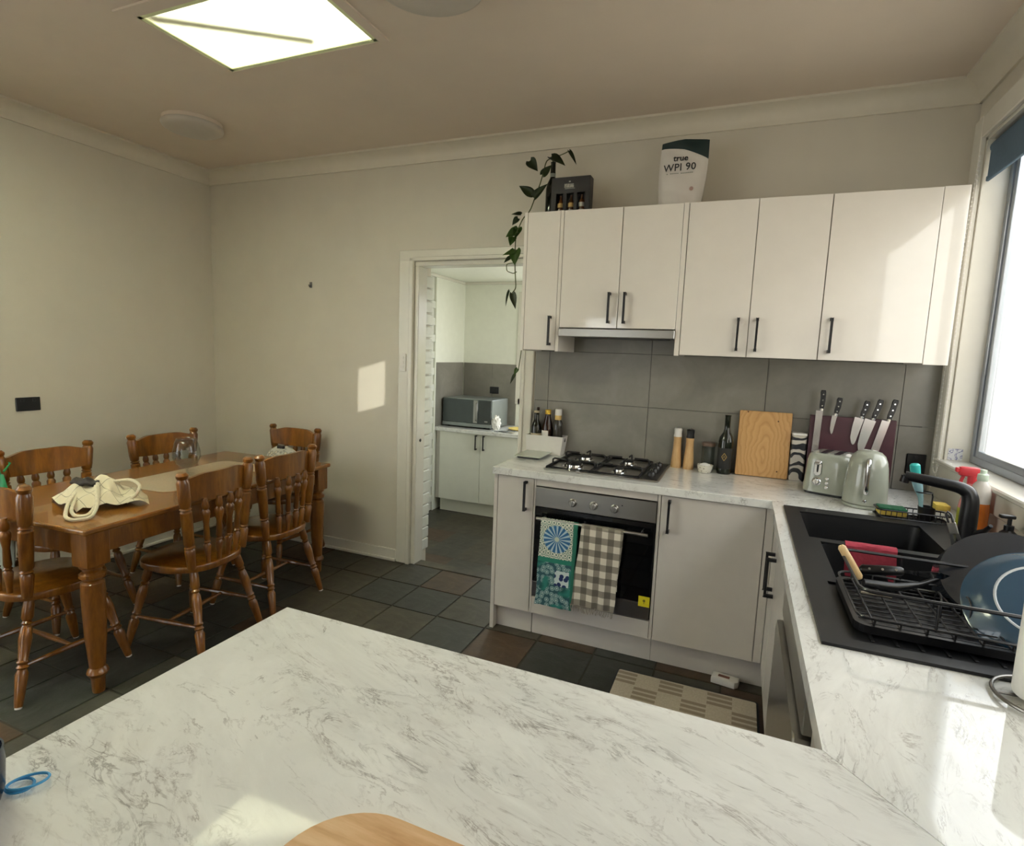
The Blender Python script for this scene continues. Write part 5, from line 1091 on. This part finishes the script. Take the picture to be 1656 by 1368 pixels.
t_ = thing('dish_brush', 'dish brush with turquoise-ended clear handle standing in the tray', 'brush', (1.862, -.632, H+.015)); obj('handle', add_tube(new_bm(), smooth_path([(1.868, -.632, H+.02), (1.862, -.630, H+.09), (1.846, -.628, H+.14), (1.836, -.626, H+.185)], 5, 1), [.007, .007, .007, .0075, .008, .009, .010, .012, .014, .016, .017, .018, .018, .018, .017, .016], 10), M['clearblue'], t_, True)
obj('handle_end', add_tube(new_bm(), [(1.8365, -.626, H+.184), (1.833, -.6255, H+.20), (1.830, -.625, H+.218), (1.829, -.625, H+.224)], [.0165, .018, .018, .012], 12), M['turq'], t_, True)
# red dish cloth over the bowl divider
M['redcloth'] = plain('red_dish_cloth', '#a13747', 0.95, vary=.15, scale=60, bump=.3)
def rc(u, v):
    s = v*.19
    if s < .05: y, z = -1.118, .862+s
    elif s < .082: a = (s-.05)/.032; y, z = -1.118-.036*a, .912+.004*math.sin(a*PI)
    else: y, z = -1.156-.002*math.sin(u*9), .912-(s-.082)
    return Vector((1.536+.146*u+.002*math.sin(v*9), y-.002*math.sin(u*14)*min(1, v*2), z))
b = new_bm(); add_grid(b, rc, 16, 24, .004); solo('dish_cloth', b, M['redcloth'], 'red dish cloth hanging over the bowl divider of the black sink', 'cloth', smooth=True)
# dish rack
rk = thing('dish_rack', 'black wire dish rack with pans on the sink drainer', 'dish rack', (1.68, -1.69, .907)); zb = .918
b = new_bm(); o_ = rrect(1.452, -1.842, 1.912, -1.532, .03); i_ = rrect(1.464, -1.830, 1.900, -1.544, .025); add_ring_slab(b, o_, i_, .908, .926); add_prism(b, i_, .908, .911); obj('drip_tray', b, M['blackplastic'], rk)
b = new_bm()
for k in range(11): y = -1.822+k*.027; add_tube(b, [(1.462, y, zb+.006), (1.902, y, zb+.006)], .0017, 5)
for k in range(9): x = 1.49+k*.049; add_tube(b, [(x, -1.835, zb+.024), (x, -1.832, zb+.0095), (x, -1.542, zb+.0095), (x, -1.539, zb+.024)], .0024, 5)
o = obj('base_grid', b, M['iron'], rk); o['kind'] = 'stuff'
b = new_bm()
for z in (zb+.024, zb+.085): add_tube(b, [(*p, z) for p in rrect(1.456, -1.838, 1.908, -1.536, .03)], .003 if z < .96 else .0042, 6, closed=True)
for x, y in ((1.60, -1.838), (1.76, -1.838), (1.60, -1.536), (1.76, -1.536), (1.908, -1.75), (1.908, -1.62)): add_tube(b, [(x, y, zb+.02), (x, y, zb+.085)], .0028, 6)
obj('rail', b, M['black'], rk, True)
for k in range(5):
    x = 1.64+k*.055; obj('plate_holder', add_tube(new_bm(), smooth_path([(x, -1.72, zb+.006), (x, -1.72, zb+.05), (x, -1.695, zb+.062), (x, -1.67, zb+.05), (x, -1.67, zb+.006)], 3, 2), .0022, 5), M['black'], rk, True)
def pan_matrix(c, n, up=(0, 0, 1)):
    n = Vector(n).normalized(); x = Vector(up).cross(n).normalized(); return axes(c, x, n.cross(x), n)
M['panblack'] = plain('black_nonstick', '#1c1d20', 0.3, vary=.1); M['panrim'] = plain('dark_enamel', '#2d3138', 0.16, vary=.05, coat=.6)
M['blueen'] = plain('blue_enamel', '#2c475c', 0.2, vary=.05, coat=.5); M['bluering'] = plain('bare_grey_ring', '#b6bcc0', 0.4)
pn = thing('frying_pan', 'black frying pan leaning in the dish rack behind the blue pan', 'pan', (1.80, -1.56, .93)); Mp = pan_matrix((1.800, -1.565, 1.000), (-.35, -.62, .72))
b = add_lathe(new_bm(), (0, 0, 0), [(.0, 0), (.10, .0), (.118, -.004), (.142, -.042), (.146, -.044), (.147, -.041), (.124, .006), (.112, .0085), (0, .0085)], 44); bmesh.ops.transform(b, matrix=Mp, verts=b.verts); obj('pan_body', b, M['panrim'], pn, True)
b = add_tube(new_bm(), smooth_path([(-.140, -.02, -.036), (-.20, -.02, -.046), (-.26, -.02, -.040)], 4, 2), [.008]*9, 10); bmesh.ops.transform(b, matrix=Mp, verts=b.verts); 
hb2 = add_tube(new_bm(), smooth_path([(1.668, -1.575, .972), (1.62, -1.60, .955), (1.57, -1.62, .948), (1.50, -1.635, .952)], 4, 1), [.006, .006, .006, .006, .007, .009, .010, .0105, .011, .011, .011, .0105, .010], 10); obj('handle', hb2, M['blackplastic'], pn, True); b.free()
bp = thing('blue_pan', 'upturned blue enamel pan with bare base ring in the dish rack', 'pan', (1.79, -1.74, .93)); Mp = pan_matrix((1.815, -1.735, 1.008), (-.22, -.66, .72))@Matrix.Scale(.95, 4)
b = add_lathe(new_bm(), (0, 0, 0), [(0, 0), (.088, 0), (.093, -.001), (.120, -.012), (.146, -.036), (.150, -.038), (.147, -.042), (.118, -.020), (0, -.008)], 48); bmesh.ops.transform(b, matrix=Mp, verts=b.verts); obj('pan_body', b, M['blueen'], bp, True)
b = add_lathe(new_bm(), (0, 0, 0), [(.085, .0005), (.088, .0022), (.091, .0005)], 48, cap=False); bmesh.ops.transform(b, matrix=Mp, verts=b.verts); obj('base_ring', b, M['bluering'], bp, True)
# cutlery in the rack
def flat_knife(nm, label, cat, p0, p1, p2, r, hm, bm_, wide=.010, rivets=True):
    p0, p1, p2 = Vector(p0), Vector(p1), Vector(p2); t_ = thing(nm, label, cat, tuple(p1)); obj('grip', add_tube(new_bm(), [p0, p0.lerp(p1, .06), p0.lerp(p1, .5), p0.lerp(p1, .94), p1], [r*.6, r, r*1.02, r*.95, r*.6], 10), M[hm], t_, True)
    d = (p2-p1).normalized(); s = d.cross(Vector((0, 0, 1))).normalized(); up = s.cross(d); L = (p2-p1).length
    obj('blade', add_prism(new_bm(), [(0, -wide*.35), (L*.12, -wide*.4), (L*.4, -wide*.9), (L*.85, -wide), (L, -wide*.2), (L*.8, wide*.35), (L*.1, wide*.35), (0, wide*.3)], -.0009, .0009, M=axes(p1, d, up, s*-1)), M[bm_], t_)
    if rivets:
        b = new_bm(); v = Vector((0, -1, .6)).normalized()
        for f in (.2, .5, .8): q = p0.lerp(p1, f); add_tube(b, [q+v*r*.9, q+v*(r*1.08)], .0032, 8)
        obj('rivet', b, M['chrome'], t_)
    return t_
flat_knife('wooden_handle_brush', 'pale wooden-handled utensil leaning at the left end of the dish rack', 'utensil', (1.447, -1.60, 1.030), (1.497, -1.61, .952), (1.515, -1.615, .925), .010, 'handlewood', 'chrome', .006, False)
flat_knife('steak_knife', 'black-handled knife with three rivets lying across the dish rack', 'knife', (1.500, -1.575, .966), (1.595, -1.580, .980), (1.690, -1.585, .99), .0125, 'blackplastic', 'chrome', .012)
b = add_tube(new_bm(), smooth_path([(1.49, -1.665, .936), (1.53, -1.668, .938), (1.555, -1.67, .938)], 4, 1), .0045, 8); solo('teaspoon', b, M['chrome'], 'short steel cutlery handle lying at the left end of the dish rack', 'spoon', smooth=True)
tg = thing('kitchen_tongs', 'steel kitchen tongs standing up behind the frying pan', 'tongs', (1.775, -1.33, .93)); up_ = Vector((-.33, .10, 1)).normalized(); o0 = Vector((1.790, -1.345, .955)); s = Vector((.9, -.25, .25)).normalized()
for q in (-1, 1): obj('arm', add_prism(new_bm(), [(-.005, 0), (.005, 0), (.004, .115), (-.004, .115)], -.0012, .0012, M=axes(o0+s*q*.011, s*1.0+up_*(-.0), up_+s*(-q*.045), s.cross(up_))), M['steel'], tg)
obj('hinge', add_box(new_bm(), -.011, .085, -.004, .011, .118, .004, .002, M=axes(o0, s, up_, s.cross(up_))), M['steel'], tg); obj('hanging_loop', add_tube(new_bm(), [o0+up_*.116-s*.005, o0+up_*.140-s*.006, o0+up_*.149, o0+up_*.140+s*.006, o0+up_*.116+s*.005], .003, 8), M['black'], tg, True)
# paper towel holder
M['wire'] = plain('grey_wire', '#8e8b87', 0.3, .9); t_ = thing('paper_towel_holder', 'wire paper towel holder with white roll at the photo edge', 'paper towel', (1.735, -1.985, H)); c0 = Vector((1.735, -1.990, H))
b = add_tube(new_bm(), [c0+Vector((.082*math.cos(a*PI/18), .082*math.sin(a*PI/18), .008)) for a in range(36)], .0035, 8, closed=True); add_tube(b, [c0+Vector((-.082, 0, .008)), c0+Vector((.082, 0, .008))], .003, 6); add_tube(b, [c0+Vector((0, 0, .008)), c0+Vector((0, 0, .30))], .004, 8); obj('wire_stand', b, M['wire'], t_, True)
ORIG_R = obj('paper_roll', add_lathe(new_bm(), tuple(c0), [(.019, .013), (.054, .013), (.055, .016), (.055, .235), (.019, .235), (.019, .013)], 36, cap=False), M['paper'], t_, True, angle=50)
# ------------------------------------------------------------------ peninsula
t_ = thing('serving_board', 'pale striped wooden board with rounded corners on the near peninsula', 'board', (.89, -2.87, H)); obj('board', add_prism(new_bm(), rrect(.728, -3.03, 1.06, -2.702, .10, 10), H+.0005, H+.019, .005, seg=3), M['roundwood'], t_, True)
M['bluerub'] = plain('blue_elastic', '#3a8fc4', 0.55)
for (x, y, z, rx, ry, a0), lab in (((.338, -2.852, H+.0035, .016, .013, .3), 'blue elastic hair tie, the smaller ring on the left'), ((.345, -2.846, H+.0075, .022, .013, .9), 'blue elastic hair tie, the larger ring overlapping on top')):
    b = add_tube(new_bm(), [(x+rx*math.cos(a*PI/16)*math.cos(a0)-ry*math.sin(a*PI/16)*math.sin(a0), y+rx*math.cos(a*PI/16)*math.sin(a0)+ry*math.sin(a*PI/16)*math.cos(a0), z) for a in range(32)], .0018, 6, closed=True); solo('hair_tie', b, M['bluerub'], lab, 'hair tie', 'blue hair ties on the peninsula', True)
M['navy'] = plain('navy_ceramic', '#1c2233', 0.25, vary=.1); t_ = thing('navy_cup', 'dark navy cup cut off at the left edge of the peninsula', 'cup', (.325, -2.900, H)); obj('cup_body', add_lathe(new_bm(), (.325, -2.900, H), [(.026, .0005), (.031, .004), (.036, .02), (.038, .055), (.0375, .075), (.0355, .075), (.034, .02), (.030, .01), (0, .008)], 28), M['navy'], t_, True)
# ------------------------------------------------------------------ on the kitchen floor
MT = N('checked_beige_mat'); tc = MT.n('ShaderNodeTexCoord'); sp_ = MT.n('ShaderNodeSeparateXYZ'); MT.l(tc.outputs['Object'], sp_.inputs[0])
cx = MT.math('FLOOR', MT.math('DIVIDE', MT.math('ADD', sp_.outputs[0], 5.0), .104)); cy = MT.math('FLOOR', MT.math('DIVIDE', MT.math('ADD', sp_.outputs[1], 5.0), .104)); par = MT.math('MODULO', MT.math('ADD', cx, cy), 2)
strp = MT.math('LESS_THAN', MT.math('FRACT', MT.math('DIVIDE', MT.math('ADD', sp_.outputs[1], 5.0), .0347)), .62); nz = MT.noise(tc.outputs['Object'], 120, 3)
c_ = MT.mix(MT.math('MULTIPLY', par, strp), MT.ramp(nz, [(.3, srgb('#b3a999')), (.7, srgb('#c2b8a9'))]), srgb('#918474')); MT.col(c_); MT.bump(nz, .2, .003); M['mat'] = MT.set(.85)
t_ = thing('floor_mat', 'beige checked cushioned mat on the floor by the corner cabinet', 'mat', (1.05, -1.0, 0)); obj('mat_top', add_prism(new_bm(), rrect(.742, -1.36, 1.350, -.690, .012), .002, .011, .003), M['mat'], t_); obj('edge_binding', add_ring_slab(new_bm(), rrect(.736, -1.366, 1.358, -.684, .014), rrect(.743, -1.359, 1.349, -.691, .010), .001, .009), M['black'], t_)
t_ = thing('bait_box', 'small white plastic box with red label on the floor by the cabinet kick', 'box', (1.215, -.575, 0)); b = add_prism(new_bm(), [(-.058, -.03), (.045, -.03), (.06, -.015), (.06, .028), (-.058, .028)], .0015, .034, .005, seg=2); bmesh.ops.transform(b, matrix=Matrix.Translation((1.215, -.578, 0))@Matrix.Rotation(math.radians(-8), 4, 'Z'), verts=b.verts); obj('box_body', b, M['white'], t_, True)
M['brownred'] = plain('brown_red_label', '#7a4a3c', 0.5); b = add_box(new_bm(), -.03, -.012, .0341, .02, .008, .0348); bmesh.ops.transform(b, matrix=Matrix.Translation((1.215, -.578, 0))@Matrix.Rotation(math.radians(-8), 4, 'Z'), verts=b.verts); obj('label', b, M['brownred'], t_)
# ------------------------------------------------------------------ pantry furniture
PB = .70
pb_ = thing('pantry_benchtop', 'white marble-look benchtop in the pantry beyond the doorway', 'benchtop', (-1.05, 2.14, PB-.038)); obj('slab', add_box(new_bm(), PX0+.02, 1.825, PB-.038, PX1-.005, PY1-.012, PB, .002), M['marble_b'], pb_)
pc = thing('pantry_cabinet', 'white two-door base cabinet in the pantry beyond the doorway', 'cabinet', (-1.05, 2.1, PZ0)); obj('carcass', add_box(new_bm(), PX0+.025, 1.868, PZ0+.135, PX1-.01, PY1-.02, PB-.04), M['carc'], pc); obj('toe_kick', add_box(new_bm(), -1.72, 1.90, PZ0, PX1-.01, 1.915, PZ0+.135), M['pantry'], pc)
for x0, x1, hx in ((-1.712, -1.242, -1.284), (-1.240, -.770, -1.198), (-.768, PX1-.012, -.42)): d = obj('door', add_box(new_bm(), x0+.001, 1.848, PZ0+.14, x1-.001, 1.866, PB-.042, .0012), M['pantry'], pc); bar_handle(d, (hx, 1.848, .50), (hx, 1.848, .65), (0, -.028, 0))
M['mwgrey'] = plain('silver_microwave', '#8f9696', 0.3, .55, vary=.04); M['mwglass'] = plain('grey_mirror_glass', '#4c5454', 0.12, .3); M['mwpanel'] = plain('dark_grey_panel', '#3d4342', 0.2)
mw = thing('microwave', 'silver microwave oven on the pantry benchtop', 'microwave', (-1.45, 2.14, PB)); x0, x1, y0 = -1.742, -1.172, 1.945
obj('case', add_box(new_bm(), x0, y0+.02, PB+.012, x1, y0+.43, PB+.305, .006, 2), M['mwgrey'], mw); 
for px_, py_ in ((x0+.05, y0+.06), (x1-.05, y0+.06), (x0+.05, y0+.38), (x1-.05, y0+.38)): obj('foot', add_lathe(new_bm(), (px_, py_, PB), [(.014, 0), (.014, .014), (0, .014)], 10), M['black'], mw)
dr = obj('door', add_box(new_bm(), x0+.004, y0, PB+.055, x1-.150, y0+.022, PB+.30, .003), M['mwglass'], mw); obj('control_panel', add_box(new_bm(), x1-.148, y0, PB+.055, x1-.004, y0+.022, PB+.30, .003), M['mwpanel'], mw); obj('lower_trim', add_box(new_bm(), x0+.002, y0-.004, PB+.016, x1-.002, y0+.022, PB+.053, .004), M['mwgrey'], mw)
b = add_box(new_bm(), x1-.205, y0-.004, PB+.06, x1-.158, y0, PB+.295, .002); add_tube(b, [(x1-.170, y0-.002, PB+.085), (x1-.170, y0-.03, PB+.095), (x1-.170, y0-.03, PB+.26), (x1-.170, y0-.002, PB+.27)], .008, 8); obj('door_handle', b, M['steel'], dr, True); obj('badge', add_box(new_bm(), x1-.075, y0-.0008, PB+.075, x1-.040, y0, PB+.088), M['steel'], mw)
sw = thing('wall_outlet', 'black power outlet on the pantry tiles above the microwave', 'outlet', (-1.37, PY1-.012, 1.045)); obj('plate', add_box(new_bm(), -1.425, PY1-.020, 1.04, -1.315, PY1-.0115, 1.115, .003), M['blackplastic'], sw); obj('rocker', add_box(new_bm(), -1.38, PY1-.024, 1.09, -1.365, PY1-.020, 1.105, .001), M['black'], sw)
b = new_bm(); bmesh.ops.create_icosphere(b, subdivisions=3, radius=1); rr = random.Random(4)
for v_ in b.verts: n = 1+rr.uniform(-.22, .22); v_.co = Vector((-1.115+v_.co.x*.045*n, 1.955+v_.co.y*.035*n, PB+.076+v_.co.z*.075*n))
solo('paper_crumple', b, M['paper'], 'crumpled white paper standing in front of the pantry microwave', 'paper')
M['yplate'] = plain('yellow_plate', '#d6be62', 0.3); t_ = thing('yellow_plate', 'yellow-rimmed plate on the pantry benchtop by the window', 'plate', (-.93, 2.12, PB)); obj('plate', add_lathe(new_bm(), (-.93, 2.12, PB), [(.06, .001), (.085, .008), (.11, .018), (.112, .021), (.085, .012), (0, .007)], 28), M['yplate'], t_, True)
b = new_bm()
for k in range(5): add_box(b, -1.10+k*.045, 1.86+.02*(k % 2), PB+.001+.004*k, -1.05+k*.045, 1.92+.02*(k % 2), PB+.006+.004*k, .001, M=None)
M['greypack'] = plain('grey_packet', '#5b5f5e', 0.4, vary=.4, scale=40); solo('packet', b, M['greypack'], 'flat dark grey packet at the front of the pantry benchtop', 'packet')
print('objects', len(bpy.data.objects), 'polys', sum(len(m.polygons) for m in bpy.data.meshes))
